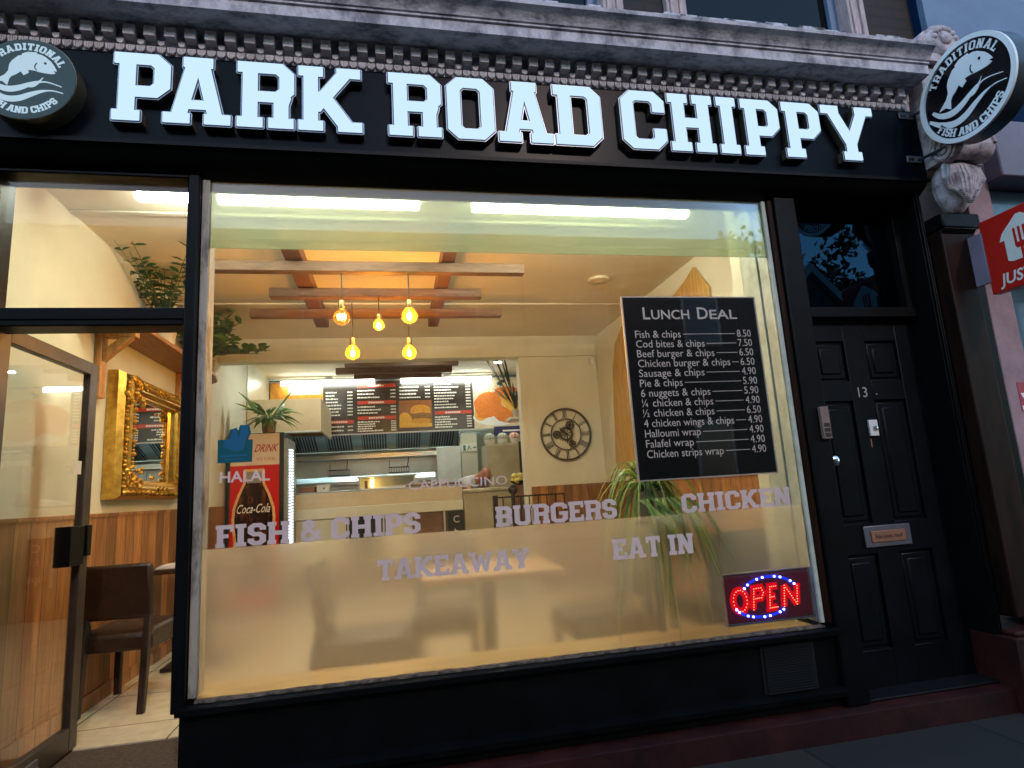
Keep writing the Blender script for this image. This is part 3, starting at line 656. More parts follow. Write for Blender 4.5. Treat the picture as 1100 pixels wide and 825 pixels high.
bo = brk.build('bracket', 'carved_stone', pil)
top = MB().prism([(3.05, 3.63), (3.44, 3.63), (3.44, 3.66), (3.41, 3.70), (3.36, 3.76), (3.29, 3.79), (3.20, 3.79), (3.13, 3.76), (3.08, 3.70), (3.05, 3.66)], lambda a, b, d: (a, d, b), -.235, .08)
top.lathe([(.085, -.262), (.10, -.25), (.115, -.23)], (3.245, 0, 3.70), 'y', 20); top.ball((3.245, -.255, 3.70), .045, 1, .6, 1)
for k in range(7):
    a = math.pi*(k+.5)/7; top.ball((3.245+.075*math.cos(a), -.255, 3.69+.075*math.sin(a)), .02)
top.build('acroterion', 'carved_stone', pil, bevel=.006)

# first floor: brick piers and painted sash windows above the cornice
yw = .15
uw = P(MB().box(-3.2, -.1, yw, .4, 3.6, 5.2).box(1.42, 1.70, yw, .4, 3.6, 5.2).box(3.12, 3.52, yw, .4, 3.6, 5.2).box(-.1, 3.12, yw+.2, .4, 3.6, 5.2), 'upper_wall', 'dark_brick', smooth=False)
for x0, x1 in ((-.05, 1.42), (1.70, 3.12)):
    w_ = empty('upper_window', shop)
    for a, s_ in ((x0, 1), (x1, -1)):
        cs = MB()
        cs.box(min(a, a+s_*.13), max(a, a+s_*.13), yw-.04, yw+.12, 3.62, 5.1)
        cs.box(min(a+s_*.02, a+s_*.05), max(a+s_*.02, a+s_*.05), yw-.056, yw-.04, 3.62, 5.1); cs.box(min(a+s_*.08, a+s_*.11), max(a+s_*.08, a+s_*.11), yw-.052, yw-.04, 3.62, 5.1)
        cs.build('casing', 'casing_paint', w_, bevel=.004)
    for a in (x0+.13, x1-.19): MB().box(a, a+.06, yw+.05, yw+.11, 3.62, 5.1).build('sash', 'sash_blue', w_, bevel=.004)
    MB().box(x0+.19, x1-.19, yw+.08, yw+.086, 3.62, 5.1).build('pane', 'upper_glass', w_, smooth=False)
    MB().box(x0-.02, x1+.02, yw-.09, yw+.1, 3.585, 3.622).build('sill', 'peeling_ledge', w_, bevel=.004)

# neighbouring front, painted pink and blue
nb = thing('neighbouring_shop', 'pink painted pier with a pale blue shopfront at the right edge of the picture', 'shop building')
MB().box(3.325, 3.50, -.13, .2, .36, 3.16).build('pier', 'pink_render', nb, bevel=.006)
MB().box(3.52, 9, -.02, .4, -.05, .55).build('stall_riser', 'blue_panel', nb)
MB().box(3.50, 9, -.22, .4, 2.86, 3.22).build('fascia', 'grey_panel', nb, bevel=.01)
MB().box(3.50, 9, -.06, .4, 2.66, 2.858).build('window_head', 'blue_panel', nb, bevel=.01)
MB().box(3.52, 9, .05, .056, .55, 2.66).build('window_pane', 'pane_glass_side', nb, smooth=False)
MB().box(3.52, 9, .5, .52, .0, 2.66).build('window_blind', 'blue_panel', nb)
MB().box(3.52, 9, .10, .4, 3.22, 6.0).build('upper_wall', 'blue_wall', nb)
for k in range(5): MB().box(3.535+k*.9, 3.575+k*.9, -.01, .09, .55, 2.66).build('window_bar', 'blue_panel', nb)
MB().box(3.53, 9, .06, .10, 3.7, 5.0).build('upper_window', 'sash_blue', nb)
stk = MB().box(3.40, 3.47, -.133, -.1305, 1.50, 1.66).build('warning_sticker', 'warning_red', nb, smooth=False)
t = MB().prism([(3.410, 1.600), (3.460, 1.600), (3.435, 1.545)], XZ(-.1335), 0, .001); t.box(3.405, 3.465, -.1345, -.1335, 1.505, 1.53); t.build('printed_mark', 'white_print', stk, smooth=False)

# ================================================================== SIGNS OUTSIDE
sg = thing('shop_sign', 'raised white lit slab letters reading PARK ROAD CHIPPY across the dark fascia', 'shop sign', (0.8, -.1, 2.935))
LET = [('P', -1.157, -.933), ('A', -.950, -.684), ('R', -.649, -.407), ('K', -.384, -.105), ('R', .026, .271), ('O', .305, .530), ('A', .561, .820), ('D', .846, 1.087),
       ('C', 1.207, 1.441), ('H', 1.472, 1.719), ('I', 1.755, 1.859), ('P', 1.899, 2.114), ('P', 2.149, 2.370), ('Y', 2.399, 2.719)]
LH = .322
for ch, x0, x1 in LET:
    wn = (x1-x0)/LH; tt = .188
    polys = [[(x0+px*LH, 2.936+py*LH) for px, py in p] for p in glyph(ch, wn, t=tt, h=.145, e=.070 if ch != 'I' else .03)]
    b = MB().shape(polys, XZ(0), .1305, .170, dil=.0105).build('letter', 'letter_return', sg, smooth=False)
    MB().shape(polys, XZ(0), .1702, .1722, dil=.0105).build('edge', 'letter_edge', b, smooth=False)
    MB().shape(polys, XZ(0), .1724, .1744, dil=.0072).build('gap', 'letter_gap', b, smooth=False)
    MB().shape(polys, XZ(0), .1746, .181, dil=.002).build('lit_face', 'sign_face', b, smooth=False)

FISH = [(-0.26, 0.45), (-0.18, 0.54), (-0.11, 0.56), (-0.11, 0.60), (-0.0, 0.65), (0.1, 0.65), (0.18, 0.65), (0.19, 0.61), (0.27, 0.6), (0.36, 0.55), (0.48, 0.44), (0.54, 0.35), (0.58, 0.27), (0.6, 0.21), (0.53, 0.22), (0.58, 0.16), (0.5, 0.14), (0.38, 0.15), (0.26, 0.17), (0.16, 0.2), (0.08, 0.21), (0.03, 0.2), (0.05, 0.14), (-0.05, 0.07), (-0.11, 0.16), (-0.2, 0.08), (-0.28, 0.03), (-0.32, -0.03), (-0.35, -0.20), (-0.45, -0.11), (-0.60, -0.10), (-0.41, 0.05), (-0.35, 0.15), (-0.34, 0.31), (-0.30, 0.40)]
def tess(poly):
    """a simple outline as triangles"""
    n = len(poly); r = delaunay_2d_cdt([Vector(p) for p in poly], [], [list(range(n)) if sum(poly[i][0]*poly[(i+1) % n][1]-poly[(i+1) % n][0]*poly[i][1] for i in range(n)) > 0 else list(reversed(range(n)))], 0, 1e-6, True)
    return [[tuple(r[0][i]) for i in f] for f, o in zip(r[2], r[5]) if len(o)]
def ribbon(c, w):
    """a tapering ribbon along a smoothed centre line"""
    pts = []
    for i in range(len(c)-1):
        p0, p1, p2, p3 = (Vector(c[max(i-1, 0)]), Vector(c[i]), Vector(c[i+1]), Vector(c[min(i+2, len(c)-1)]))
        for k in range(5):
            t = k/5; pts.append(.5*((2*p1)+(p2-p0)*t+(2*p0-5*p1+4*p2-p3)*t*t+(3*p1-p0-3*p2+p3)*t**3))
    pts.append(Vector(c[-1])); n = len(pts); L = []; Rr = []
    for i, p in enumerate(pts):
        d = (pts[min(i+1, n-1)]-pts[max(i-1, 0)]).normalized(); nn = Vector((-d.y, d.x)); f = i/(n-1); ww = w*(.18+.82*math.sin(math.pi*min(1, f*1.15+.08)))/2 if f < .85 else w*.35/2*(1.3-f)
        L.append(tuple(p+nn*ww)); Rr.append(tuple(p-nn*ww))
    return [[L[i], Rr[i], Rr[i+1], L[i+1]] for i in range(n-1)]
WAVES = ribbon([(-0.74, -0.03), (-0.61, -0.18), (-0.44, -0.27), (-0.27, -0.29), (-0.09, -0.24), (0.09, -0.15), (0.27, -0.08), (0.46, -0.08), (0.72, -0.17)], .135) + ribbon([(.05, -.20), (.15, -.17), (.26, -.08), (.34, .03)], .08) + ribbon([(-0.84, -0.17), (-0.63, -0.37), (-0.36, -0.52), (-0.11, -0.51), (0.12, -0.40), (0.33, -0.31), (0.54, -0.28), (0.76, -0.33)], .135)
GILL = stroke([(0.20, 0.38), (0.17, 0.32), (0.17, 0.25), (0.21, 0.20)], .022)
RING_TXT = arc_word('TRADITIONAL', 147, 26, .705, .165) + arc_word('FISH AND CHIPS', -147, -39, .870, .155, inward=True)
def disc(n, r): return [[(r*math.cos(2*math.pi*k/n), r*math.sin(2*math.pi*k/n)) for k in range(n)]]
def ringp(n, r0, r1):
    c = [(math.cos(2*math.pi*k/n), math.sin(2*math.pi*k/n)) for k in range(n)]
    return [[(r0*a[0], r0*a[1]), (r1*a[0], r1*a[1]), (r1*b[0], r1*b[1]), (r0*b[0], r0*b[1])] for a, b in zip(c, c[1:]+c[:1])]
def fish_sign(root, fn, r, face, white, depth, rim, ring):
    f_ = lambda a, b, d: fn(a*r, b*r, d)
    MB().shape(disc(64, 1.0), f_, -depth, 0).build('drum', rim, root)
    if ring:
        MB().shape(ringp(64, .905, .998), f_, .001, .016).build('rim_ring', white, root, smooth=False)
    MB().shape(disc(64, .90 if ring else .985), f_, .0015, .004).build('face', face, root, smooth=False)
    MB().shape(tess(FISH), f_, .005, .008).build('fish_emblem', white, root, smooth=False)
    MB().shape(GILL+[[(x*.028+.37, y*.03+.385) for x, y in disc(10, 1)[0]]], f_, .0085, .010).build('fish_markings', 'sign_black', root, smooth=False)
    MB().shape(WAVES, f_, .005, .008).build('wave_emblem', white, root, smooth=False)
    MB().shape(RING_TXT, f_, .005, .008).build('lettering', white, root, smooth=False)
ds = thing('round_sign', 'round lit fish and chips sign mounted flat on the fascia before the word PARK', 'round sign', (-1.47, -.10, 3.073), 'round fish and chips signs')
fish_sign(ds, lambda a, b, d: (-1.47+a, -.215-d, 3.073+b), .188, 'disc_face', 'disc_white', .084, 'letter_return', False)
pj = thing('projecting_sign', 'round black and white fish and chips sign projecting on brackets over the side door', 'round sign', (3.06, -.10, 3.2), 'round fish and chips signs')
for yy, zz in ((0, 0),):
    fish_sign(pj, lambda a, b, d: (3.05-d, -.467-a, 3.2+b), .272, 'sign_black', 'sign_white', .10, 'sign_rim', True)
for zz in (3.262, 2.985):
    bk = MB().box(2.955, 3.055, -.138, -.1305, zz-.02, zz+.02).build('bracket', 'letterbox_metal', pj, bevel=.002)
    b2 = MB()
    for xx in (2.972, 2.992, 3.034): b2.lathe([(.009, -.143), (.009, -.138)], (xx, 0, zz), 'y', 10)
    b2.build('bolt', 'sign_rim', bk)
    MB().tube([(3.045, -.14, zz), (3.08, -.27, zz)], .009, 8).build('arm', 'sign_rim', bk)
je = thing('delivery_sign', 'red projecting delivery sign with a white house and fork, reading JUST EAT', 'projecting sign', (3.25, -.13, 2.35))
MB().box(3.250, 3.30, -.64, -.222, 2.135, 2.555).build('panel', 'eat_red', je, bevel=.004)
MB().box(3.243, 3.262, -.23, -.10, 2.205, 2.495).build('mounting_plate', 'plate_grey', je, bevel=.003)
bm_ = MB()
for zz in (2.46, 2.40, 2.34, 2.24): bm_.lathe([(.003, -.006), (.008, -.004), (.008, 0)], (3.243, -.135, zz), 'x', 8)
bm_.build('bolt', 'sign_rim', je)
JE = lambda a, b, d: (3.2495-d, -.222-a, b)
hs = tess([(.095, 2.40), (.12, 2.40), (.12, 2.285), (.145, 2.275), (.28, 2.275), (.305, 2.285), (.305, 2.40), (.33, 2.40), (.31, 2.44), (.225, 2.515), (.20, 2.515), (.115, 2.44)])
MB().shape(hs, JE, 0, .002).build('house_emblem', 'white_print', je, smooth=False)
fk = [[(a, 2.36), (a+.012, 2.36), (a+.012, 2.445), (a, 2.445)] for a in (.172, .197, .222)] + [[(.172, 2.345), (.234, 2.345), (.234, 2.365), (.172, 2.365)], [(.196, 2.275), (.210, 2.275), (.210, 2.35), (.196, 2.35)], [(.18, 2.335), (.226, 2.335), (.234, 2.348), (.172, 2.348)]]
MB().shape(fk, JE, .0025, .004).build('fork_emblem', 'eat_red', je, smooth=False)
t = MB(); put_text(t, 'JUST EAT', lambda a, b, d: (3.2490-d, -.222-a, b), .055, 2.168, .085, width=.33, shear=.18, bold=.022); t.build('lettering', 'white_print', je, smooth=False)
eb = thing('entry_box', 'small brown door entry box beside the front door numbered 13', 'entry box', (2.215, -.05, 1.49))
MB().box(2.188, 2.236, -.075, -.0505, 1.405, 1.575).build('case', 'entry_box', eb, bevel=.004)
kk = MB()
for q in range(3): kk.box(2.197, 2.228, -.079, -.0755, 1.418+q*.026, 1.436+q*.026)
kk.build('button', 'cabinet_dark', eb)

# ================================================================== ON THE WINDOW
def vinyl(text, x0, x1, z0, hgt, label, font=None, name='window_lettering', mt='mauve_vinyl'):
    mb = MB(); f_ = XZ(-.0015)
    if font is None: mb.shape(word(text, x0, x1, z0, hgt, t=.24, h=.19, e=.05), f_, 0, .0012)
    else: put_text(mb, text, f_, x0, z0, hgt*1.38, width=x1-x0, d=.001, bold=font)
    return tag(mb.build(name, mt, smooth=False), label, 'window lettering', 'mauve words stuck on the window')
vinyl('FISH & CHIPS', -.745, .113, 1.081, .093, 'mauve vinyl words FISH & CHIPS on the glass above the frosted film')
vinyl('BURGERS', .458, 1.050, 1.081, .093, 'mauve vinyl word BURGERS on the glass below the clock')
vinyl('CHICKEN', 1.390, 1.995, 1.081, .093, 'mauve vinyl word CHICKEN on the glass under the lunch menu board')
vinyl('TAKEAWAY', -.080, .605, .889, .088, 'mauve vinyl word TAKEAWAY on the frosted film')
vinyl('EAT IN', 1.012, 1.430, .889, .095, 'mauve vinyl words EAT IN on the frosted film beside the plant')
vinyl('HALAL', -.734, -.530, 1.354, .047, 'small mauve word HALAL on the glass in front of the red drinks fridge', font=.02)
vinyl('CAPPUCCINO', .066, .522, 1.274, .043, 'thin pale mauve word CAPPUCCINO on the glass in front of the kitchen counter', font=0.0)
st = thing('window_sticker', 'teal delivery sticker with a blue figure stuck on the glass above HALAL', 'sticker', (-.67, 0, 1.50))
SF = XZ(-.0015)
MB().shape([[(-.745, 1.437), (-.604, 1.437), (-.602, 1.535), (-.745, 1.538)]], SF, 0, .001).shape(tess([(-.705, 1.53), (-.697, 1.580), (-.668, 1.590), (-.664, 1.575), (-.655, 1.600), (-.618, 1.600), (-.610, 1.565), (-.625, 1.53)]), SF, 0, .001).build('backing', 'teal', st, smooth=False)
MB().shape(tess([(-.722, 1.535), (-.692, 1.540), (-.686, 1.578), (-.672, 1.584), (-.660, 1.540), (-.648, 1.595), (-.625, 1.595), (-.619, 1.562), (-.632, 1.52), (-.64, 1.49), (-.672, 1.486), (-.72, 1.505)]), SF, .0012, .002).build('figure_emblem', 'teal_blue', st, smooth=False)
MB().shape([[(-.73, 1.462), (-.625, 1.464), (-.625, 1.472), (-.73, 1.470)], [(-.715, 1.447), (-.64, 1.449), (-.64, 1.455), (-.715, 1.453)]], SF, .0012, .002).build('small_print', 'teal_blue', st, smooth=False)

lm = thing('lunch_menu', 'black LUNCH DEAL price board with white lettering hung inside the window', 'menu board', (1.56, .03, 1.25))
MB().box(1.187, 1.952, .016, .026, 1.251, 2.197).build('panel', 'menu_black', lm, smooth=False)
e_ = MB()
for a in ((1.183, 1.956, 1.247, 1.2535), (1.183, 1.956, 2.195, 2.2015)): e_.box(a[0], a[1], .0125, .028, a[2], a[3])
for a in (1.183, 1.9495): e_.box(a, a+.0065, .0125, .028, 1.2535, 2.195)
e_.build('edge', 'board_edge', lm, smooth=False)
t = MB(); LX = XZ(.0145)
put_text(t, 'L', LX, 1.296, 2.078, .092, width=.040, bold=.012); put_text(t, 'UNCH', LX, 1.343, 2.078, .072, width=.215, bold=.012)
put_text(t, 'D', LX, 1.605, 2.078, .092, width=.062, bold=.012); put_text(t, 'EAL', LX, 1.676, 2.078, .072, width=.160, bold=.012)
rows = [('Fish & chips', '8.50'), ('Cod bites & chips', '7.50'), ('Beef burger & chips', '6.50'), ('Chicken burger & chips', '6.50'), ('Sausage & chips', '4.90'), ('Pie & chips', '5.90'), ('6 nuggets & chips', '5.90'),
        ('\u00bc chicken & chips', '4.90'), ('\u00bd chicken & chips', '6.50'), ('4 chicken wings & chips', '4.90'), ('Halloumi wrap', '4.90'), ('Falafel wrap', '4.90'), ('Chicken strips wrap', '4.90')]
WD = [.255, .385, .435, .520, .365, .235, .385, .395, .395, .500, .305, .260, .420]
for i, (a, b) in enumerate(rows):
    z = 1.978-i*.0515
    xe = put_text(t, a, LX, 1.242, z, .056, width=WD[i]); put_text(t, b, LX, 0, z, .056, width=.082, right=1.905)
    t.box(xe+.012, 1.905-.082-.012, .0135, .0145, z+.016, z+.019)
t.build('lettering', 'board_text', lm, smooth=False)

op = thing('open_sign', 'red and blue LED sign reading OPEN inside the bottom corner of the window', 'LED sign', (1.82, .03, .535))
MB().box(1.578, 2.050, .022, .045, .536, .762).build('panel', 'led_panel', op, bevel=.003)
MB().box(1.572, 2.056, .0185, .050, .526, .5355).box(1.572, 2.056, .0185, .050, .7625, .770).build('edge', 'letterbox_metal', op)
def dots(mb, pts, step, r):
    for i in range(len(pts)-1):
        a, b = Vector(pts[i]), Vector(pts[i+1]); n = max(1, round((b-a).length/step))
        for k in range(n):
            p = a+(b-a)*(k/n); mb.lathe([(r*.5, -.004), (r, -.002), (r, 0)], (p.x, .019, p.y), 'y', 6)
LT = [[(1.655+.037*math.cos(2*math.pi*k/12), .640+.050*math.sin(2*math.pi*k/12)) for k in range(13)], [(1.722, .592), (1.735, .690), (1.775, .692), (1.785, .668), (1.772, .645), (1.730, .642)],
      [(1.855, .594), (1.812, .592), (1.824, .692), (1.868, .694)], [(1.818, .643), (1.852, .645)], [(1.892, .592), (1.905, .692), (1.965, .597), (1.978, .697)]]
MB().shape([s_ for l_ in LT for s_ in stroke(l_, .036)], XZ(.0218), 0, .0012).build('glow_stroke', 'led_glow', op, smooth=False)  # wide emissive strokes stand in for the bloom round the red LEDs
A1 = [(1.822+.160*math.cos(rad(150-k*12)), .650+.092*math.sin(rad(150-k*12))) for k in range(11)]; A2 = [(1.770+.150*math.cos(rad(-160+k*12)), .625+.070*math.sin(rad(-160+k*12))) for k in range(11)]
MB().shape(stroke(A1, .014)+stroke(A2, .014), XZ(.0204), 0, .0008).build('glow_arc', 'led_glow_blue', op, smooth=False)  # emissive ribbons imitate the blue glow round the LED arcs
rd = MB()
O_ = [(1.655+.037*math.cos(2*math.pi*k/18), .640+.050*math.sin(2*math.pi*k/18)) for k in range(19)]
dots(rd, O_, .012, .0022)
dots(rd, [(1.722, .592), (1.735, .690)], .012, .0022); dots(rd, [(1.735, .690), (1.775, .692), (1.785, .668), (1.772, .645), (1.730, .642)], .012, .0022)
dots(rd, [(1.855, .594), (1.812, .592), (1.824, .692), (1.868, .694)], .012, .0022); dots(rd, [(1.818, .643), (1.852, .645)], .012, .0022)
dots(rd, [(1.892, .592), (1.905, .692), (1.965, .597), (1.978, .697)], .012, .0022)
rd.build('red_led', 'led_red', op, smooth=False)
bl = MB()
for A_ in (A1, A2):
    for k, c_ in enumerate(A_):
        if k % 3 != 2: bl.lathe([(.003, -.006), (.0052, -.004), (.0052, 0)], (c_[0], .0185, c_[1]), 'y', 8)
bl.build('blue_led', 'led_blue', op, smooth=False)
# ================================================================== ROOM
FZ = .08; CZ = 3.09; XL = -1.9; XRT = 2.55; YB = 4.25
struct(MB().box(-3.2, 4, .905, 9, -.1, FZ).build('floor', 'floor_tile', smooth=False))
struct(MB().box(XL, .0, .12, .90, -.1, FZ-.006).build('floor_mat_well', 'door_mat', smooth=False))
struct(MB().box(.0, 3, .34, .903, -.1, FZ-.002).build('floor_front', 'floor_tile', smooth=False))
struct(MB().box(-2.2, 2.75, .12, 4.6, CZ, CZ+.1).build('ceiling', 'white_ceiling', smooth=False))
struct(MB().box(XL-.2, XL, .0, 8.2, 0, 3.5).build('wall_side', 'cream_wall', smooth=False))
struct(MB().box(XRT, XRT+.2, .34, 4.6, 0, 3.3).build('wall_side', 'cream_wall', smooth=False))
struct(MB().box(2.05, 3.2, .241, .34, 0.08, 3.3).build('wall_front', 'cream_wall', smooth=False))
struct(MB().box(1.565, XRT, YB, YB+.16, 0, 3.3).box(XL, 1.565, YB, YB+.16, 2.845, 3.3).box(1.545, 1.60, YB-.012, YB+.17, .08, 2.843).build('wall_back', 'cream_wall', smooth=False, bevel=.003))
struct(MB().prism([(YB-.0015, 3.089), (YB-.09, 3.089), (YB-.06, 3.05), (YB-.02, 3.025), (YB-.0015, 3.0)], lambda a, b, d: (d, a, b), XL, XRT).box(XL, XRT, YB-.03, YB-.0015, 2.848, 2.862).build('ceiling_coving', 'cream_wall'))
struct(MB().box(XL, XRT, 2.86, 2.90, CZ-.012, CZ-.001).box(XL, XRT, 1.03, 1.07, CZ-.010, CZ-.001).build('ceiling_trim', 'white_ceiling', bevel=.003))
struct(MB().box(XL+.001, XL+.016, .13, 4.6, FZ, 1.235).box(XL+.001, XL+.026, .13, 4.6, 1.235, 1.258).box(XL+.0165, XL+.03, .13, 4.6, FZ, .17).build('wainscot', 'wainscot_side', smooth=False))
struct(MB().box(XRT-.016, XRT-.001, .345, YB, FZ, 1.24).box(XRT-.026, XRT-.001, .345, YB, 1.24, 1.262).build('wainscot', 'wainscot_side', smooth=False))
struct(MB().box(1.605, XRT-.02, YB-.018, YB-.002, FZ, 1.24).box(1.605, XRT-.03, YB-.028, YB-.002, 1.24, 1.262).build('wainscot', 'wainscot_back', smooth=False))
# kitchen shell
KZ = 3.19
struct(MB().box(-2.1, 3.4, YB+.16, 8.2, KZ, KZ+.1).build('kitchen_ceiling', 'white_ceiling', smooth=False))
struct(MB().box(-2.1, 3.4, 8.0, 8.2, 0, 3.3).build('kitchen_wall_back', 'kitchen_wall', smooth=False))
struct(MB().box(2.30, 2.45, YB+.16, 8.0, 0, 3.3).build('kitchen_wall_side', 'kitchen_wall', smooth=False))
struct(MB().box(XL, XL+.012, 5.62, 8.0, FZ, KZ).build('kitchen_wall_cladding', 'kitchen_wall', smooth=False))
struct(MB().box(1.10, 1.36, 7.02, 7.10, 0, 2.2).build('kitchen_wall_pier', 'tile_pale', smooth=False))

# lamps over the window
TG = 'fluorescent tubes behind the window head'
tl = []
for x0, x1, nm in ((-1.42, -1.02, 'white fluorescent tube on the ceiling seen through the pane above the glazed door'), (-.975, .215, 'long white fluorescent tube behind the frosted window head, nearer the glazed door'), (.515, 2.02, 'long white fluorescent tube behind the frosted window head, nearer the lunch menu board')):
    if x0 < -1.3: x0, x1 = -1.40, -1.0
    t_ = thing('tube_light', nm, 'ceiling light', ((x0+x1)/2, .70, CZ), TG)
    MB().box(x0, x1, .66, .74, CZ-.03, CZ).build('batten', 'plastic_white', t_, bevel=.004)
    MB().tube([(x0+.02, .70, CZ-.062), (x1-.02, .70, CZ-.062)], .036, 12).build('tube', 'tube_white', t_)
    for a in (x0, x1-.02): MB().box(a, a+.02, .68, .72, CZ-.09, CZ-.03).build('lamp_holder', 'plastic_white', t_)

# timber trellis with pendants
tr = thing('ceiling_beams', 'wooden trellis of three cross beams on two long beams under the front ceiling', 'ceiling beams', (-.1, 2, 2.87))
for x_, a in ((-.645, .06), (.435, .05)): MB().box(x_-a, x_+a, 1.05, 3.13, 2.925, 3.02).build('beam', 'beam_wood_long', tr, bevel=.005)
for x0, x1, y_ in ((-1.22, 1.01, 1.42), (-.92, .765, 1.99), (-1.18, 1.03, 2.53)): MB().box(x0, x1, y_-.04, y_+.04, 2.845, 2.922).build('beam', 'beam_wood', tr, bevel=.006)
for x_ in (-.645, .435):
    for y_ in (1.25, 2.9): MB().tube([(x_, y_, 3.02), (x_, y_, 3.09)], .012, 6).build('hanger', 'cable_dark', tr)
PG = 'amber filament pendants under the timber trellis'
def pendant(x, y, z, ztop, r, label, dim=False):
    t_ = thing('pendant_lamp', label, 'pendant lamp', (x, y, ztop), PG)
    MB().tube([(x, y, ztop), (x+.004, y, (ztop+z)/2), (x, y, z+r*2.1)], .004, 6).build('cord', 'cable_dark', t_)
    MB().lathe([(.008, r*2.2), (.022, r*2.1), (.024, r*1.25), (.020, r*1.05)], (x, y, z), n=14).build('socket', 'brass', t_)
    b_ = MB().lathe([(.018, r*1.12), (.030, r*.95)]+[(r*math.sin(a), r*math.cos(a)) for a in [rad(d_) for d_ in range(35, 180, 15)]]+[(.002, -r)], (x, y, z), n=20).build('bulb', 'bulb_glass', t_)
    f_ = MB()
    if dim:
        for k in range(8): f_.tube([(x+r*.45*math.cos(k*.785), y+r*.45*math.sin(k*.785), z-.01), (x+r*.5*math.cos(k*.785+.35), y+r*.5*math.sin(k*.785+.35), z+.02)], .0025, 5)
    else: f_.ball((x, y, z-.005), .016, 1, 1, 1.6, 10, 6)
    f_.build('filament', 'filament_dim' if dim else 'filament', b_)
pendant(-.330, 1.42, 2.515, 2.845, .058, 'pendant globe nearest the plant shelf, its filament a dim ring', True)
pendant(-.083, 1.90, 2.595, 2.845, .042, 'smallest bright amber pendant, middle one of the upper three')
pendant(.142, 1.42, 2.525, 2.845, .056, 'bright amber pendant globe, upper one nearest the lunch menu board')
pendant(-.300, 2.10, 2.42, 2.845, .058, 'bright amber pendant globe, lower one nearest the plant shelf')
pendant(.155, 2.10, 2.415, 2.845, .058, 'bright amber pendant globe, lower one nearest the lunch menu board')
sd = thing('smoke_detector', 'round pale smoke detector on the front ceiling above the lunch menu board', 'smoke detector', (1.885, 2.15, CZ))
MB().lathe([(.075, -.03), (.10, -.022), (.105, -.001)], (1.885, 2.15, CZ), n=24).build('case', 'counter_beige', sd)
MB().lathe([(.03, -.036), (.04, -.0305)], (1.885, 2.15, CZ), n=18).build('vent', 'counter_beige', sd)
cbx = thing('alarm_sensor', 'small white alarm sensor in the corner at the end of the bulkhead', 'sensor', (2.50, YB-.01, 2.76))
MB().box(2.455, 2.515, YB-.045, YB-.001, 2.72, 2.82).build('case', 'plastic_white', cbx, bevel=.006)
MB().box(2.462, 2.508, YB-.050, YB-.0455, 2.735, 2.77).build('lens', 'plastic_white', cbx, bevel=.002)

# shelf and brackets on the side wall
sh = thing('wall_shelf', 'orange wooden shelf on brackets along the side wall above the gilt mirror', 'shelf', (XL, 2.4, 2.46))
MB().prism([(XL+.002, 1.15), (-1.64, 1.15), (-1.62, 1.2), (-1.62, 3.15), (-1.68, 3.45), (-1.78, 3.58), (XL+.002, 3.6)], lambda a, b, d: (a, b, d), 2.465, 2.495).build('board', 'shelf_wood', sh, bevel=.004)
for y_ in (1.50, 3.0):
    MB().box(XL+.002, XL+.045, y_-.045, y_+.045, 2.0, 2.462).box(XL+.045, -1.66, y_-.035, y_+.035, 2.405, 2.462).prism([(XL+.045, 2.24), (XL+.045, 2.32), (-1.75, 2.404), (-1.68, 2.404)], lambda a, b, d: (a, d, b), y_-.03, y_+.03).build('bracket', 'bracket_wood', sh, bevel=.004)

# gilt mirror
mi = thing('wall_mirror', 'rectangular mirror in a deep ornate gilt frame on the side wall', 'mirror', (XL, 2.35, 1.79))
y0, y1, z0, z1 = 1.66, 3.06, 1.345, 2.225
pf = [(0, 0), (0, .07), (.03, .10), (.035, .105), (.06, .085), (.075, .088), (.09, .118), (.12, .125), (.15, .105), (.165, .105), (.18, .085), (.20, .07), (.215, .07), (.225, .045), (.225, 0)]
def frame_sides(mb):
    # mitred picture-frame moulding: inset by p, raised by q
    for i in range(len(pf)-1):
        (a, qa), (b, qb) = pf[i], pf[i+1]
        ring = lambda a, q: [(XL+.002+q, y0+a, z0+a*.62), (XL+.002+q, y1-a, z0+a*.62), (XL+.002+q, y1-a, z1-a*.62), (XL+.002+q, y0+a, z1-a*.62)]
        A, B = ring(a, qa), ring(b, qb)
        for k in range(4): mb.add([A[k], A[(k+1) % 4], B[(k+1) % 4], B[k]], [(0, 1, 2, 3)])
fm = MB(); frame_sides(fm)
fr_ = fm.build('frame', 'gold', mi, smooth=False)
orn = MB()
def curl(cy, cz, s, sgn, flip):
    pts = []
    for k in range(14):
        a = k*.48; r_ = s*(1-k/16)
        pts.append((XL+.125, cy+sgn*(r_*math.cos(a)), cz+flip*(r_*math.sin(a))))
    orn.tube(pts, [.013*(1-k/20) for k in range(14)], 6)
for cy_, sg_ in ((y0+.12, 1), (y1-.12, -1)):
    for cz_, fl in ((z0+.075, 1), (z1-.075, -1)):
        for q in range(5): curl(cy_+sg_*random.uniform(-.07, .20), cz_+fl*random.uniform(-.03, .12), random.uniform(.03, .06), random.choice((1, -1)), random.choice((1, -1)))
        for q in range(14): orn.ball((XL+.12+random.uniform(-.01, .02), cy_+sg_*random.uniform(-.09, .24), cz_+fl*random.uniform(-.05, .14)), random.uniform(.010, .022), n=8, m=6)
for k in range(46):
    f = k/45
    for zc, s_ in ((z0+.045, 1), (z1-.045, -1)): orn.ball((XL+.118, y0+.08+f*(y1-y0-.16), zc), .011+.006*math.sin(k*1.9), n=7, m=5)
for k in range(26):
    f = k/25
    for yc in (y0+.06, y1-.06, y0+.19, y1-.19): orn.ball((XL+.112, yc, z0+.08+f*(z1-z0-.16)), .013+.006*math.sin(k*2.3+yc), n=7, m=5)
for q in range(3): curl(2.36+(q-1)*.09, z1-.05, .045, 1, -1); curl(2.36+(q-1)*.09, z0+.05, .045, 1, 1)
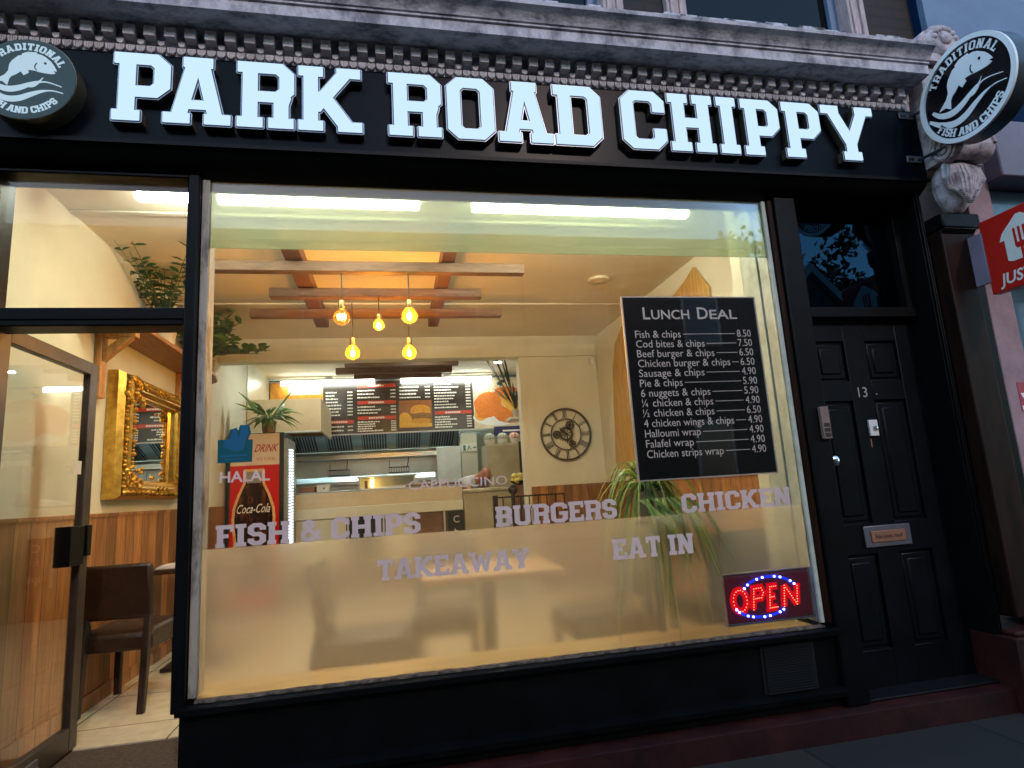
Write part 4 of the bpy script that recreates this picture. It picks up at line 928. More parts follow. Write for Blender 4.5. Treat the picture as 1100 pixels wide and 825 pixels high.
orn.build('carving', 'gold', fr_)
MB().box(XL+.012, XL+.030, y0+.21, y1-.21, z0+.13, z1-.13).build('glass', 'mirror', mi, smooth=False)

# --- plants
def zz_plant(mb, c, n, h, spread, seed, bias=(0, 0), ls=1.0):
    rnd = random.Random(seed)
    for k in range(n):
        a = rnd.uniform(0, 6.283); L = h*rnd.uniform(.7, 1.15); lean = spread*rnd.uniform(.4, 1.1)
        dx, dy = math.cos(a)*lean+bias[0]*rnd.uniform(.3, 1), math.sin(a)*lean+bias[1]*rnd.uniform(.3, 1)
        pts = [Vector((c[0]+dx*t**1.5, c[1]+dy*t**1.5, c[2]+L*(t-.22*t*t))) for t in [i/9 for i in range(10)]]
        mb.cur = 1; mb.tube(pts, [.005*(1-i/14) for i in range(10)], 5); mb.cur = 0
        d = Vector((dx, dy, 0)); side = Vector((-d.y, d.x, 0)).normalized() if d.length > 1e-3 else Vector((1, 0, 0))
        for i in range(2, 10):
            p = pts[i]
            for s_ in (-1, 1):
                if rnd.random() < .1: continue
                w = rnd.uniform(.028, .042)*ls; l = rnd.uniform(.055, .085)*ls; q = side*s_*.8+Vector((rnd.uniform(-.3, .3), rnd.uniform(-.3, .3), rnd.uniform(0, .5))); q.normalize()
                mb.blade([p, p+q*l*.35, p+q*l*.7, p+q*l], [.006, w, w*.85, .003], q.cross(Vector((rnd.uniform(-.4, .4), rnd.uniform(-.4, .4), 1))).normalized())
        mb.blade([pts[-1], pts[-1]+Vector((dx, dy, L)).normalized()*.06], [.03, .004], side)
def broad_plant(mb, c, n, L, seed, bias=(0, 0, 0), w=.05, droop=.8):
    rnd = random.Random(seed)
    for k in range(n):
        a = rnd.uniform(0, 6.283); l = L*rnd.uniform(.6, 1.15); up = rnd.uniform(.3, 1.2); d = Vector((math.cos(a)+bias[0], math.sin(a)+bias[1], 0))
        pts = [Vector(c)+d*l*t+Vector((0, 0, bias[2]*t+up*l*t-droop*l*t*t)) for t in [i/7 for i in range(8)]]
        ww = w*rnd.uniform(.7, 1.2); side = Vector((-d.y, d.x, rnd.uniform(-.3, .3))).normalized()
        mb.blade(pts, [.006, .008, .012, ww*.7, ww, ww*.85, ww*.5, .003], side)
def pot(name, x, y, z, r, h, mt, root):
    b_ = MB().lathe([(r*.78, 0), (r*.82, .004), (r, h*.92), (r*1.03, h*.94), (r*1.03, h), (r*.90, h), (r*.88, h*.86), (.002, h*.86)], (x, y, z), n=24).build(name, mt, root)
    MB().lathe([(r*.87, h*.80), (r*.87, h*.88), (.002, h*.885)], (x, y, z), n=20).build('soil', 'soil', b_)
pg = thing('potted_plant', 'dark glossy plant with arching stems in a pale pot on the wall shelf', 'potted plant', (-1.76, 2.40, 2.496), 'plants on the shelf')
pot('pot', -1.76, 2.25, 2.496, .085, .15, 'pot_cream', pg)
mb = MB(); zz_plant(mb, (-1.76, 2.25, 2.63), 20, .74, .44, 3, (.10, -.85)); mb.build('foliage', ['leaf_dark', 'stem_green'], pg, smooth=False)
pg2 = thing('potted_plant', 'bushy green plant hanging over the far end of the shelf seen through the window', 'potted plant', (-1.76, 3.22, 2.496), 'plants on the shelf')
pot('pot', -1.73, 3.22, 2.496, .085, .14, 'pot_tan', pg2)
mb = MB(); zz_plant(mb, (-1.73, 3.22, 2.62), 12, .58, .26, 8, (.10, -.1), 1.3); zz_plant(mb, (-1.72, 3.2, 2.66), 22, .10, .36, 21, (.30, -.15), 1.7); zz_plant(mb, (-1.70, 3.12, 2.60), 18, .42, .20, 27, (.12, -.12), 1.7); mb.build('foliage', ['leaf_mid', 'stem_green'], pg2, smooth=False)

# --- dining chairs and tables
def make_chair():
    t_ = thing('dining_chair', 'brown leather dining chair standing just inside the open glazed door', 'dining chair', (0, 0, 0), 'brown leather dining chairs')
    st_ = MB(); st_.prism([(-.225, .345), (.22, .345), (.235, .38), (.235, .44), (.20, .475), (-.18, .47), (-.225, .44)], lambda a, b, d: (d, a, b), -.205, .205); st_.build('seat', 'leather', t_, bevel=.018)
    bk_ = MB(); bk_.prism([(-.235, .535), (-.175, .53), (-.225, .86), (-.285, .865)], lambda a, b, d: (d, a, b), -.205, .205); bk_.build('backrest', 'leather', t_, bevel=.02)
    for s_ in (-1, 1):
        MB().prism([(-.19, .5), (-.232, .56), (-.262, .40), (-.262, .30), (-.285, .0), (-.250, .0), (-.215, .30)], lambda a, b, d: (s_*.178+d, a, b), -.02, .02).build('leg', 'chair_wood', t_, bevel=.004)
        MB().prism([(.175, .36), (.22, .36), (.215, 0), (.185, 0)], lambda a, b, d: (s_*.178+d, a, b), -.02, .02).build('leg', 'chair_wood', t_, bevel=.004)
    return t_
ch = make_chair()
ch.location = (-1.66, 1.66, FZ); ch.rotation_euler = (0, 0, rad(-4))
dup(ch, (-.16, .66, FZ), rad(-92), 'brown leather dining chair seen side-on behind the frosted film, below CHIPS')
dup(ch, (1.14, .66, FZ), rad(94), 'brown leather dining chair blurred behind the frosted film, below BURGERS')
dup(ch, (1.86, .62, FZ), rad(8), 'brown leather dining chair blurred behind the frosted film beside the OPEN sign')
dup(ch, (.30, 1.15, FZ), rad(172), 'brown leather dining chair blurred behind the pale table under TAKEAWAY')
def table(x, y, w, d_, mt, label):
    t_ = thing('dining_table', label, 'dining table', (x, y, FZ), 'dining tables')
    MB().box(x-w/2, x+w/2, y-d_/2, y+d_/2, .79, .825).build('tabletop', mt, t_, bevel=.006)
    MB().box(x-.035, x+.035, y-.035, y+.035, .11, .79).build('pedestal', 'chair_wood', t_, bevel=.004)
    MB().box(x-.22, x+.22, y-.22, y+.22, FZ+.002, FZ+.028).build('base', 'chair_wood', t_, bevel=.006)
    return t_
table(.50, .66, .74, .60, 'table_wood', 'reddish wooden dining table blurred behind the frosted film under TAKEAWAY')
table(-1.50, 2.52, .62, .72, 'dark_table', 'dark dining table by the side wall behind the leather chair')
nw = thing('newspaper', 'folded newspaper lying on the dark table by the side wall', 'newspaper', (-1.60, 2.3, .826))
nm_ = MB()
for k in range(4): nm_.box(-1.74+k*.006, -1.45+k*.004, 2.2+k*.008, 2.42, .8262+k*.006, .8312+k*.006)
nm_.build('page', 'paper', nw, bevel=.001)

# --- right hand wall: timber cut-out, clock, spider plant
sb = thing('surfboard', 'large curved wooden board with a pointed tip mounted on the wall behind the lunch menu', 'wall decoration', (XRT, 2.6, 2.2))
MB().shape(tess([(1.60, 3.0), (1.78, 2.93), (2.05, 2.87), (2.5, 2.93), (2.9, 2.97), (3.25, 2.95), (3.5, 2.80), (3.63, 2.55), (3.68, 2.25), (3.74, 1.85), (3.80, 1.50), (3.72, 1.36), (3.55, 1.33), (3.1, 1.42), (2.5, 1.75), (1.8, 2.15), (1.42, 2.5), (1.40, 2.75)]), lambda a, b, d: (XRT-.003-d, a, b), 0, .032).build('board', 'surf_wood', sb, bevel=.008, smooth=False)
cl = thing('wall_clock', 'round skeleton wall clock with roman numerals on the cream back wall', 'clock', (2.075, YB, 1.868))
cc = (2.075, YB-.03, 1.868); R_ = .322
def hoop(r, w): return MB().lathe([(r-w, -.012), (r, -.012), (r, .012), (r-w, .012), (r-w, -.012)], cc, 'y', 56, cap=False)
hoop(R_, .022).build('outer_ring', 'clock_iron', cl); hoop(R_*.60, .010).build('inner_ring', 'clock_iron', cl)
nu = MB()
NUM = ['XII', 'I', 'II', 'III', 'IIII', 'V', 'VI', 'VII', 'VIII', 'IX', 'X', 'XI']
for k, tx in enumerate(NUM):
    a = rad(90-30*k); ux, uz = math.cos(a), math.sin(a); n = len(tx)
    def at(u, v): return (cc[0]+ux*v+uz*u, cc[1], cc[2]+uz*v-ux*u)
    for i, c_ in enumerate(tx):
        u = (i-(n-1)/2)*.017
        if c_ == 'I': nu.tube([at(u, R_*.62), at(u, R_*.93)], .0035, 4)
        else:
            nu.tube([at(u-.012, R_*.93), at(u+(.012 if c_ == 'X' else 0), R_*.62)], .0035, 4); nu.tube([at(u+.012, R_*.93), at(u-(.012 if c_ == 'X' else 0), R_*.62)], .0035, 4)
nu.build('numeral', 'clock_iron', cl)
def cog(mb, x, z, r, n):
    mb.lathe([(r*.72, -.006), (r, -.006), (r, .006), (r*.72, .006), (r*.72, -.006)], (x, cc[1], z), 'y', 24, cap=False)
    for k in range(n):
        a = 2*math.pi*k/n; mb.tube([(x+r*.95*math.cos(a), cc[1], z+r*.95*math.sin(a)), (x+r*1.16*math.cos(a), cc[1], z+r*1.16*math.sin(a))], .005, 4)
    for k in range(4):
        a = math.pi*k/4+.3; mb.tube([(x-r*.75*math.cos(a), cc[1], z-r*.75*math.sin(a)), (x+r*.75*math.cos(a), cc[1], z+r*.75*math.sin(a))], .005, 4)
cg = MB(); cog(cg, cc[0], cc[2]+.005, .085, 18); cog(cg, cc[0]+.055, cc[2]+.11, .05, 12); cog(cg, cc[0]-.12, cc[2], .045, 12); cog(cg, cc[0]+.07, cc[2]-.12, .042, 12); cg.build('cog', 'clock_iron', cl)
MB().tube([(cc[0]+.01, cc[1]-.012, cc[2]-.11), (cc[0]+.008, cc[1]-.012, cc[2]), (cc[0]-.085, cc[1]-.012, cc[2]+.085)], [.006, .009, .005], 5).build('hand', 'cabinet_dark', cl)

sp_ = thing('spider_plant', 'long-leaved green and yellow plant just inside the window below the lunch menu board', 'potted plant', (1.33, .22, FZ))
MB().lathe([(.11, 0), (.11, .02), (.022, .04), (.022, .93), (.10, .95), (.10, .965)], (1.33, .24, FZ), n=20).build('stand', 'chair_wood', sp_)
pot('pot', 1.33, .24, 1.046, .085, .15, 'pot_cream', sp_)
mb = MB(); rnd = random.Random(12)
for k in range(92):
    a = rnd.uniform(0, 6.283); L = rnd.uniform(.16, .33) if rnd.random() < .8 else rnd.uniform(.33, .42); up = rnd.uniform(.5, 2.3); drp = rnd.uniform(1.4, 3.6)
    d = Vector((math.cos(a), math.sin(a)*.62, 0)); pts = []
    for i in range(9):
        t = i/8; p = Vector((1.32, .235, 1.20))+d*L*(t**.85)+Vector((0, 0, up*L*t-drp*L*t*t*1.05)); p.y = max(p.y, .016+.004*(k % 5)); p.y = max(p.y, .034) if p.z > 1.2 and p.x > 1.16 else p.y; pts.append(p)
    mb.cur = k % 3 == 0; w = rnd.uniform(.012, .022)
    mb.blade(pts, [.008, w*.9, w, w, w*.95, w*.85, w*.7, w*.45, .002], Vector((-d.y, d.x, 0)))
for k in range(12):                                     # long leaves pressed against the frosted film
    x0_ = 1.22+k*.022; x1_ = x0_+rnd.uniform(-.10, .20); zb = rnd.uniform(.60, .86); mb.cur = k % 2; ym = .0135+.0008*k
    mb.blade([(x0_+(x1_-x0_)*t, max(ym, .12*(1-t*2.2)), 1.16+(zb-1.16)*t**1.15+.10*t*(1-t)) for t in [i/8 for i in range(9)]], [.012, .02, .022, .022, .020, .018, .014, .009, .002], (1, 0, .2))
mb.build('foliage', ['leaf_lime', 'leaf_mid'], sp_, smooth=False)
# ================================================================== KITCHEN
fg = thing('drinks_fridge', 'red drinks fridge with a cola bottle picture and DRINK header against the side wall', 'drinks fridge', (-1.56, 4.9, FZ))
fx0, fx1, fy0, fy1, fz1 = -1.865, -1.20, 4.60, 5.20, 2.075
MB().box(fx0, fx1-.05, fy0+.004, fy1, FZ+.01, fz1).build('cabinet', 'fridge_dark', fg, bevel=.006)
MB().box(fx0+.035, fx1-.10, fy0-.004, fy0+.003, FZ+.05, 1.70).build('side_panel', 'fridge_red', fg, smooth=False)
hd = MB().box(fx0+.035, fx1-.10, fy0-.004, fy0+.003, 1.702, fz1-.01).build('header_panel', 'fridge_header', fg, smooth=False)
FY = XZ(fy0-.0055)
t = MB(); put_text(t, 'DRINK', FY, -1.575, 1.855, .125, width=.245, shear=.35, bold=.012); t.build('lettering', 'red_print', hd, smooth=False)
t = MB(); put_text(t, 'ICE COLD', FY, -1.545, 1.755, .045, width=.20); t.build('small_lettering', 'red_print', hd, smooth=False)
dr = MB().box(fx1-.05, fx1-.012, fy0+.004, fy0+.07, FZ+.05, 2.0).box(fx1-.05, fx1-.012, fy1-.03, fy1, FZ+.05, 2.0).box(fx1-.05, fx1-.012, fy0+.07, fy1-.03, FZ+.05, .2).box(fx1-.05, fx1-.012, fy0+.07, fy1-.03, 1.93, 2.0).build('door', 'fridge_grey', fg, bevel=.003)
ls = MB()
for k in range(34):
    for a in (.10, .27): ls.box(fx1-.009, fx1-.003, fy0+a, fy0+a+.12, .74+k*.034+(a > .2)*.01, .74+k*.034+.019+(a > .2)*.01)
ls.build('led_strip', 'fridge_led', dr, smooth=False)
MB().box(fx1-.0115, fx1-.0095, fy0+.07, fy1-.03, .2, 1.93).build('door_glass', 'fridge_grey', dr, smooth=False)
# bottle picture on the red side
bx = -1.572
def bprof(g):
    pr = [(.19, .30), (.205, .60), (.18, .85), (.200, 1.02), (.205, 1.10), (.195, 1.22), (.15, 1.36), (.092, 1.49), (.076, 1.545), (.080, 1.56), (.080, 1.63)]
    pr = [(w_+g, z_+(g if z_ > 1.6 else 0)) for w_, z_ in pr]
    return [(bx+a, b) for a, b in pr] + [(bx-a, b) for a, b in reversed(pr)]
MB().shape(tess(bprof(.030)), FY, 0, .0006).build('bottle_halo', 'bottle_glow', fg, smooth=False)
MB().shape(tess(bprof(.0)), FY, .0008, .0014).build('bottle_picture', 'cola', fg, smooth=False)
MB().shape([[(bx-.076, 1.50), (bx+.076, 1.50), (bx+.080, 1.63), (bx-.080, 1.63)]], FY, .0016, .002).build('bottle_cap_picture', 'bottle_cap', fg, smooth=False)
t = MB(); put_text(t, 'Coca-Cola', FY, bx-.19, 1.165, .14, d=.002, width=.36, shear=.30, bold=.006); t.build('script_lettering', 'white_print', fg, smooth=False)
pf_ = thing('potted_plant', 'leafy green plant in a tan pot on top of the red drinks fridge', 'potted plant', (-1.45, 4.78, fz1+.002))
pot('pot', -1.45, 4.78, fz1+.002, .085, .15, 'pot_tan', pf_)
mb = MB(); broad_plant(mb, (-1.45, 4.78, fz1+.14), 46, .36, 5, (0, 0, .10), .06, .95); broad_plant(mb, (-1.45, 4.78, fz1+.14), 5, .36, 9, (0, 0, .30), .08, .5); mb.build('foliage', 'leaf_mid', pf_, smooth=False)

# serving counter
ct = thing('serving_counter', 'long beige and cream serving counter across the kitchen opening', 'counter', (-.2, 5.5, FZ))
MB().box(-1.25, .905, 5.40, 5.44, 1.157, 1.345).build('upper_panel', 'counter_beige', ct, bevel=.004)
MB().box(-1.25, .905, 5.36, 5.46, 1.02, 1.155).build('rail', 'counter_white', ct, bevel=.006)
MB().box(-1.25, .905, 5.41, 6.0, 1.347, 1.365).build('worktop', 'steel', ct, bevel=.003)
MB().box(.16, .91, 5.40, 5.70, 1.366, 1.392).build('end_worktop', 'cabinet_brown', ct, bevel=.004)
MB().box(-1.25, .905, 5.42, 6.0, FZ, 1.018).build('body', 'cabinet_brown', ct)
for a, b, mt in ((-1.24, -.62, 'counter_white'), (-.575, -.17, 'cabinet_dark'), (-.12, .23, 'counter_white'), (.27, .62, 'cabinet_brown')):
    MB().box(a, b, 5.40, 5.418, .45, 1.015).build('front_panel', mt, ct, bevel=.003)
for a in (-.605, -.155, .64): MB().box(a, a+.022, 5.385, 5.41, .45, 1.018).build('post', 'steel_pale', ct)
en = MB().box(.915, 1.58, 5.38, 5.9, FZ, 1.235).box(.905, 1.60, 5.36, 5.92, 1.237, 1.29).build('end_cabinet', 'bin_beige', ct, bevel=.02)
MB().box(1.605, 2.28, 5.45, 6.0, FZ, 1.30).build('side_cabinet', 'cabinet_brown', ct, bevel=.006)
cb = thing('chalkboard', 'narrow black chalkboard with the letters Ch leaning on the serving counter front', 'chalkboard', (.79, 5.37, .6))
MB().box(.69, .905, 5.352, 5.368, .45, 1.012).build('board', 'cabinet_dark', cb, bevel=.003)
t = MB(); put_text(t, 'C', XZ(5.351), .765, .86, .13); put_text(t, 'h', XZ(5.351), .775, .70, .13); put_text(t, 'ips', XZ(5.351), .745, .52, .13); t.build('lettering', 'board_text', cb, smooth=False)
b1 = thing('carton', 'low brown carton on the counter nearest the drinks fridge', 'carton', (-1.10, 5.6, 1.366))
MB().box(-1.20, -1.02, 5.5, 5.72, 1.367, 1.425).build('tray', 'carton_brown', b1, bevel=.003)
MB().box(-1.205, -1.015, 5.495, 5.725, 1.426, 1.438).build('lid', 'carton_brown', b1, bevel=.003)
b2 = thing('food_box', 'small white box with a dark mark on the counter beside the brown carton', 'food box', (-.91, 5.6, 1.366))
MB().prism([(-.985, 1.367), (-.845, 1.367), (-.835, 1.445), (-.995, 1.445)], lambda a, b, d: (a, d, b), 5.5, 5.68).build('body', 'plastic_white', b2, bevel=.003)
MB().box(-1.0, -.83, 5.495, 5.685, 1.446, 1.458).build('lid', 'plastic_white', b2, bevel=.002)
MB().lathe([(.010, -.002), (.012, 0)], (-.90, 5.498, 1.412), 'y', 10).build('mark', 'cabinet_dark', b2)
hc = thing('heated_cabinet', 'glowing warm food cabinet with an orange heat lamp behind the counter', 'heated cabinet', (-.08, 6.1, 1.366))
MB().box(-.48, .30, 5.88, 6.30, 1.366, 1.38).box(-.48, .30, 6.28, 6.30, 1.38, 1.53).box(-.48, -.46, 5.88, 6.28, 1.38, 1.53).box(.28, .30, 5.88, 6.28, 1.38, 1.53).box(-.50, .32, 5.86, 6.32, 1.531, 1.55).build('case', 'steel_pale', hc, bevel=.003)
MB().tube([(-.30, 5.95, 1.40), (-.30, 5.95, 1.51)], .022, 10).build('heat_lamp', 'warm_lamp', hc)
MB().box(-.40, -.36, 5.93, 5.97, 1.382, 1.49).build('switch_block', 'cabinet_brown', hc, bevel=.003)

# frying range
rg = thing('frying_range', 'long stainless steel frying range with a pale shelf along the back of the kitchen', 'frying range', (-.4, 7.4, FZ))
MB().box(-1.55, .66, 7.0, 7.75, FZ, 1.46).build('body', 'steel', rg, bevel=.006)
MB().prism([(6.95, 1.47), (6.95, 1.52), (7.02, 1.60), (7.35, 1.62), (7.35, 1.47)], lambda a, b, d: (d, a, b), -1.55, .66).build('shelf', 'steel', rg, bevel=.004)
MB().box(-1.8, 1.08, 7.80, 7.83, 1.30, 2.05).build('splashback', 'steel_pale', rg)
MB().box(.70, 1.09, 7.05, 7.09, 1.2, 2.0).build('side_panel', 'steel_pale', rg, bevel=.004)
bk = thing('fry_basket', 'wire frying basket on the range nearer the drinks fridge', 'fry basket', (-.85, 7.1, 1.6), 'wire baskets on the frying range')
def basket(o, x, y, z):
    m_ = MB()
    for zz in (z+.09, z+.005): m_.tube([(x-.16, y-.1, zz), (x+.16, y-.1, zz), (x+.16, y+.1, zz), (x-.16, y+.1, zz), (x-.16, y-.1, zz)], .005, 5)
    for k in range(9):
        f = -.16+.04*k
        for yy in (-.1, .1): m_.tube([(x+f, y+yy, z), (x+f, y+yy, z+.09)], .0025, 4)
        m_.tube([(x+f, y-.1, z+.003), (x+f, y+.1, z+.003)], .0025, 4)
    m_.build('cage', 'fridge_dark', o)
    MB().tube([(x+.13, y-.1, z+.09), (x+.145, y-.22, z+.16), (x+.15, y-.24, z+.24)], .008, 6).tube([(x-.15, y+.1, z+.08), (x-.15, y+.12, z+.22)], .005, 5).build('handle', 'fridge_dark', o)
basket(bk, -.85, 7.18, 1.625)
bk2 = dup(bk, (.09, 7.1, 1.6), None, 'wire frying basket on the range further from the drinks fridge')

# extractor canopy with the lit menu on its face
ho = thing('extractor_hood', 'steel extractor hood with dark baffle filters above the frying range', 'extractor hood', (-.2, 7.4, 2.2))
MB().box(-1.88, 2.18, 7.03, 7.07, 2.262, 3.16).build('front_fascia', 'cabinet_dark', ho)
MB().prism([(7.16, 2.275), (7.72, 2.05), (7.72, 2.07), (7.16, 2.295)], lambda a, b, d: (d, a, b), -1.88, 1.10).build('filter_frame', 'steel', ho)
MB().prism([(7.64, 1.91), (7.80, 1.91), (7.80, 2.045), (7.72, 2.045), (7.70, 1.99), (7.64, 1.99)], lambda a, b, d: (d, a, b), -1.88, 1.08).build('gutter', 'steel', ho, bevel=.004)
MB().box(-1.6, 1.0, 7.085, 7.115, 2.335, 2.36).build('lamp_strip', 'hood_lamp', ho)
for k in range(5):
    x0 = -1.62+k*.56; bf = MB()
    bf.add([(x0, 7.12, 2.290), (x0+.40, 7.12, 2.290), (x0+.40, 7.68, 2.063), (x0, 7.68, 2.063)], [(0, 1, 2, 3)]); bf.build('baffle_filter', 'filter_dark', ho, smooth=False)
    sl_ = MB()
    for q in range(9): sl_.prism([(7.13, 2.284), (7.67, 2.066), (7.67, 2.052), (7.13, 2.270)], lambda a, b, d: (d, a, b), x0+.012+q*.043, x0+.026+q*.043)
    sl_.build('baffle_filter', 'steel', ho, smooth=False)
MB().prism([(7.06, 2.262), (7.80, 1.91), (7.80, 2.30), (7.06, 2.30)], lambda a, b, d: (d, a, b), 1.101, 1.125).build('end_plate', 'steel_pale', ho)
h2 = thing('side_hood', 'plain beige canopy hood above the drinks fridge with a lit lower edge', 'extractor hood', (-1.4, 6, 2.2))
MB().box(XL+.013, -.945, 5.60, 5.63, 2.19, 2.63).prism([(5.63, 2.63), (7.02, 2.63), (7.02, 2.60), (5.63, 2.60)], lambda a, b, d: (d, a, b), XL+.013, -.945).build('canopy', 'counter_beige', h2)
MB().prism([(5.63, 2.19), (7.0, 2.19), (7.0, 2.60), (5.63, 2.60)], lambda a, b, d: (d, a, b), -.975, -.945).build('side_plate', 'counter_beige', h2)
MB().box(XL+.013, -.945, 5.58, 5.66, 2.165, 2.189).build('gutter', 'steel_pale', h2, bevel=.004)

mn = thing('wall_menu', 'dark illustrated wall menu with red headings and food photos above the frying range', 'menu board', (.15, 7.02, 2.27))
MY = XZ(7.018)
pane_x = [(-1.865, -1.07, 'photo_cream', 'menu_panel'), (-1.065, -.385, 'menu_dark', 'menu_panel'), (-.38, .0, 'menu_dark', 'menu_panel'), (.005, .62, 'menu_dark', 'menu_panel'), (.625, 1.335, 'menu_dark', 'menu_panel'), (1.34, 2.17, 'photo_cream', 'menu_panel')]
pane_x = [(-1.865, -1.07, 'photo_yellow'), (-1.065, -.58, 'menu_dark'), (-.575, .10, 'menu_dark'), (.105, .655, 'menu_dark'), (.66, 1.335, 'menu_dark'), (1.34, 2.17, 'photo_cream')]
MP = []
for a, b, mt in pane_x: MP.append(MB().box(a, b, 7.018, 7.029, 2.275, 3.12).build('menu_panel', mt, mn, smooth=False))
def lines(pn, x0, x1, z0, z1, n, price=True, seed=0):
    r_ = random.Random(seed); m_ = MB()
    for i in range(n):
        z = z1-(i+.5)*(z1-z0)/n; xx = x0; end = x0+(x1-x0)*r_.uniform(.38, .68)
        while xx < end-.02:
            w = r_.uniform(.018, .05); m_.box(xx, min(xx+w, end), 7.0155, 7.0175, z-.0095, z+.0095+r_.uniform(-.002, .004)); xx += w+.008
        if price:
            for k in range(4): m_.box(x1-.085+k*.021, x1-.085+k*.021+.016, 7.0155, 7.0175, z-.009, z+.011)
    m_.build('menu_lines', 'menu_text', pn, smooth=False)
def bar(pn, x0, x1, z, seed=0):
    MB().box(x0, x1, 7.0145, 7.0178, z-.028, z+.028).build('heading_bar', 'menu_red', pn, smooth=False)
    r_ = random.Random(seed); m_ = MB(); xx = (x0+x1)/2-.13
    for k in range(7): m_.box(xx, xx+.028, 7.012, 7.0143, z-.013, z+.013); xx += .036
    m_.build('heading_mark', 'menu_text', pn, smooth=False)
lines(MP[1], -1.03, -.61, 2.55, 2.97, 8, seed=1); bar(MP[1], -1.03, -.60, 2.465, 1); lines(MP[1], -1.03, -.61, 2.30, 2.42, 2, seed=2)
bar(MP[2], -.54, .07, 3.04, 2); lines(MP[2], -.54, .07, 2.82, 2.99, 3, seed=3); bar(MP[2], -.54, .07, 2.765, 3); lines(MP[2], -.54, .07, 2.57, 2.72, 3, seed=4); bar(MP[2], -.54, .07, 2.515, 4); lines(MP[2], -.54, .07, 2.29, 2.47, 5, seed=5)
lines(MP[3], .13, .63, 2.80, 3.03, 4, seed=6)
lines(MP[4], .69, 1.30, 2.62, 3.06, 9, seed=7); bar(MP[4], .69, 1.30, 2.56, 7); lines(MP[4], .69, 1.30, 2.30, 2.51, 5, seed=8)
MYp = lambda a, b, d: (a, 7.0175-d, b)
def ell(cx, cz, rx, rz, rot=0, n=26, wob=.0):
    return [(cx+(rx*(1+wob*math.sin(5*k))*math.cos(2*math.pi*k/n)*math.cos(rot)-rz*math.sin(2*math.pi*k/n)*math.sin(rot)), cz+(rx*math.cos(2*math.pi*k/n)*math.sin(rot)+rz*(1+wob*math.cos(3*k))*math.sin(2*math.pi*k/n)*math.cos(rot))) for k in range(n)]
def pic(pn, nm, polys, mt, d): MB().shape(polys, MYp, d, d+.0006).build(nm, mt, pn, smooth=False)
pic(MP[3], 'photo_ground', [[(.115, 2.33), (.645, 2.33), (.645, 2.78), (.115, 2.78)]], 'photo_brown', 0)
pic(MP[3], 'photo_chips', [ell(.22, 2.46, .10, .13, .4), ell(.18, 2.40, .06, .06), [(.115, 2.34), (.64, 2.34), (.64, 2.40), (.115, 2.44)]], 'chip_yellow', .001)
pic(MP[3], 'photo_burger', [ell(.46, 2.62, .165, .085), [(.30, 2.56), (.62, 2.56), (.625, 2.61), (.295, 2.61)], ell(.47, 2.44, .16, .045)], 'burger_bun', .002)
pic(MP[3], 'photo_burger', [ell(.465, 2.525, .17, .048, .05, 30, .08)], 'burger_meat', .003)
pic(MP[5], 'photo_plate', [ell(1.70, 2.44, .38, .13, -.05)], 'white_print', .001)
pic(MP[5], 'photo_nugget', tess(ell(1.58, 2.68, .24, .20, .4, 34, .05)), 'nugget', .002)
pic(MP[5], 'photo_nugget', tess(ell(1.62, 2.56, .24, .10, .3, 34, .05)), 'nugget', .003)
pic(MP[5], 'photo_nugget', tess(ell(1.90, 2.48, .25, .13, -.2, 34, .05)), 'nugget', .004)
pic(MP[5], 'photo_nugget', tess(ell(1.93, 2.86, .24, .11, -.05, 34, .05)), 'nugget', .005)
pic(MP[5], 'photo_nugget', tess(ell(1.98, 2.66, .24, .10, -.75, 34, .05)), 'chip_yellow', .006)
pic(MP[5], 'photo_nugget', tess(ell(1.45, 2.50, .10, .10, -.75, 34, .05)), 'chip_yellow', .0013)
pic(MP[5], 'photo_leaf', [ell(1.80, 3.03, .05, .03, .5), ell(1.86, 3.06, .04, .025, -.5), ell(1.82, 3.0, .03, .02, 1)], 'leaf_deep', .002)
pic(MP[0], 'photo_chips', [[(-1.865, 2.72), (-1.07, 2.72), (-1.07, 2.86), (-1.4, 2.84), (-1.7, 2.88), (-1.865, 2.98)], ell(-1.80, 2.90, .06, .16)], 'chip_yellow', .001)
pic(MP[0], 'photo_chips', [[(-1.60, 2.92), (-1.08, 2.92), (-1.08, 3.10), (-1.60, 3.10)]], 'photo_cream', .001)
pic(MP[0], 'photo_chips', [ell(-1.74, 2.84, .07, .22, .2), ell(-1.82, 3.02, .04, .10, .2)], 'burger_bun', .002)
pic(MP[0], 'roof_emblem', [[(-1.50, 2.64), (-1.46, 2.64), (-1.36, 2.72), (-1.26, 2.64), (-1.22, 2.64), (-1.36, 2.755)]], 'cabinet_dark', .003)
pic(MP[0], 'roof_emblem', [[(-1.46, 2.64), (-1.26, 2.64), (-1.36, 2.715)]], 'white_print', .003)
MB().box(2.172, 2.19, 7.01, 7.03, 2.275, 3.14).box(-1.88, 2.172, 7.01, 7.03, 3.122, 3.14).box(-1.88, 2.172, 7.005, 7.03, 2.25, 2.273).build('edge', 'board_edge', mn)
for x0, x1, nm in ((-1.70, -.24, 'white tube lamp above the menu, nearer the drinks fridge'), (.14, 1.66, 'white tube lamp above the menu, nearer the fried chicken photo')):
    t_ = thing('tube_light', nm, 'strip light', ((x0+x1)/2, 6.9, 3.1), 'tube lamps above the wall menu')
    MB().tube([(x0+.02, 6.90, 3.085), (x1-.02, 6.90, 3.085)], .034, 10).build('tube', 'tube_kitchen', t_)
    MB().box(x0, x1, 6.86, 6.94, 3.122, 3.15).box((x0+x1)/2-.05, (x0+x1)/2+.05, 6.88, 6.92, 3.15, KZ).build('batten', 'plastic_white', t_, bevel=.003)
    for a in (x0, x1-.02): MB().box(a, a+.02, 6.87, 6.93, 3.04, 3.122).build('lamp_holder', 'plastic_white', t_)
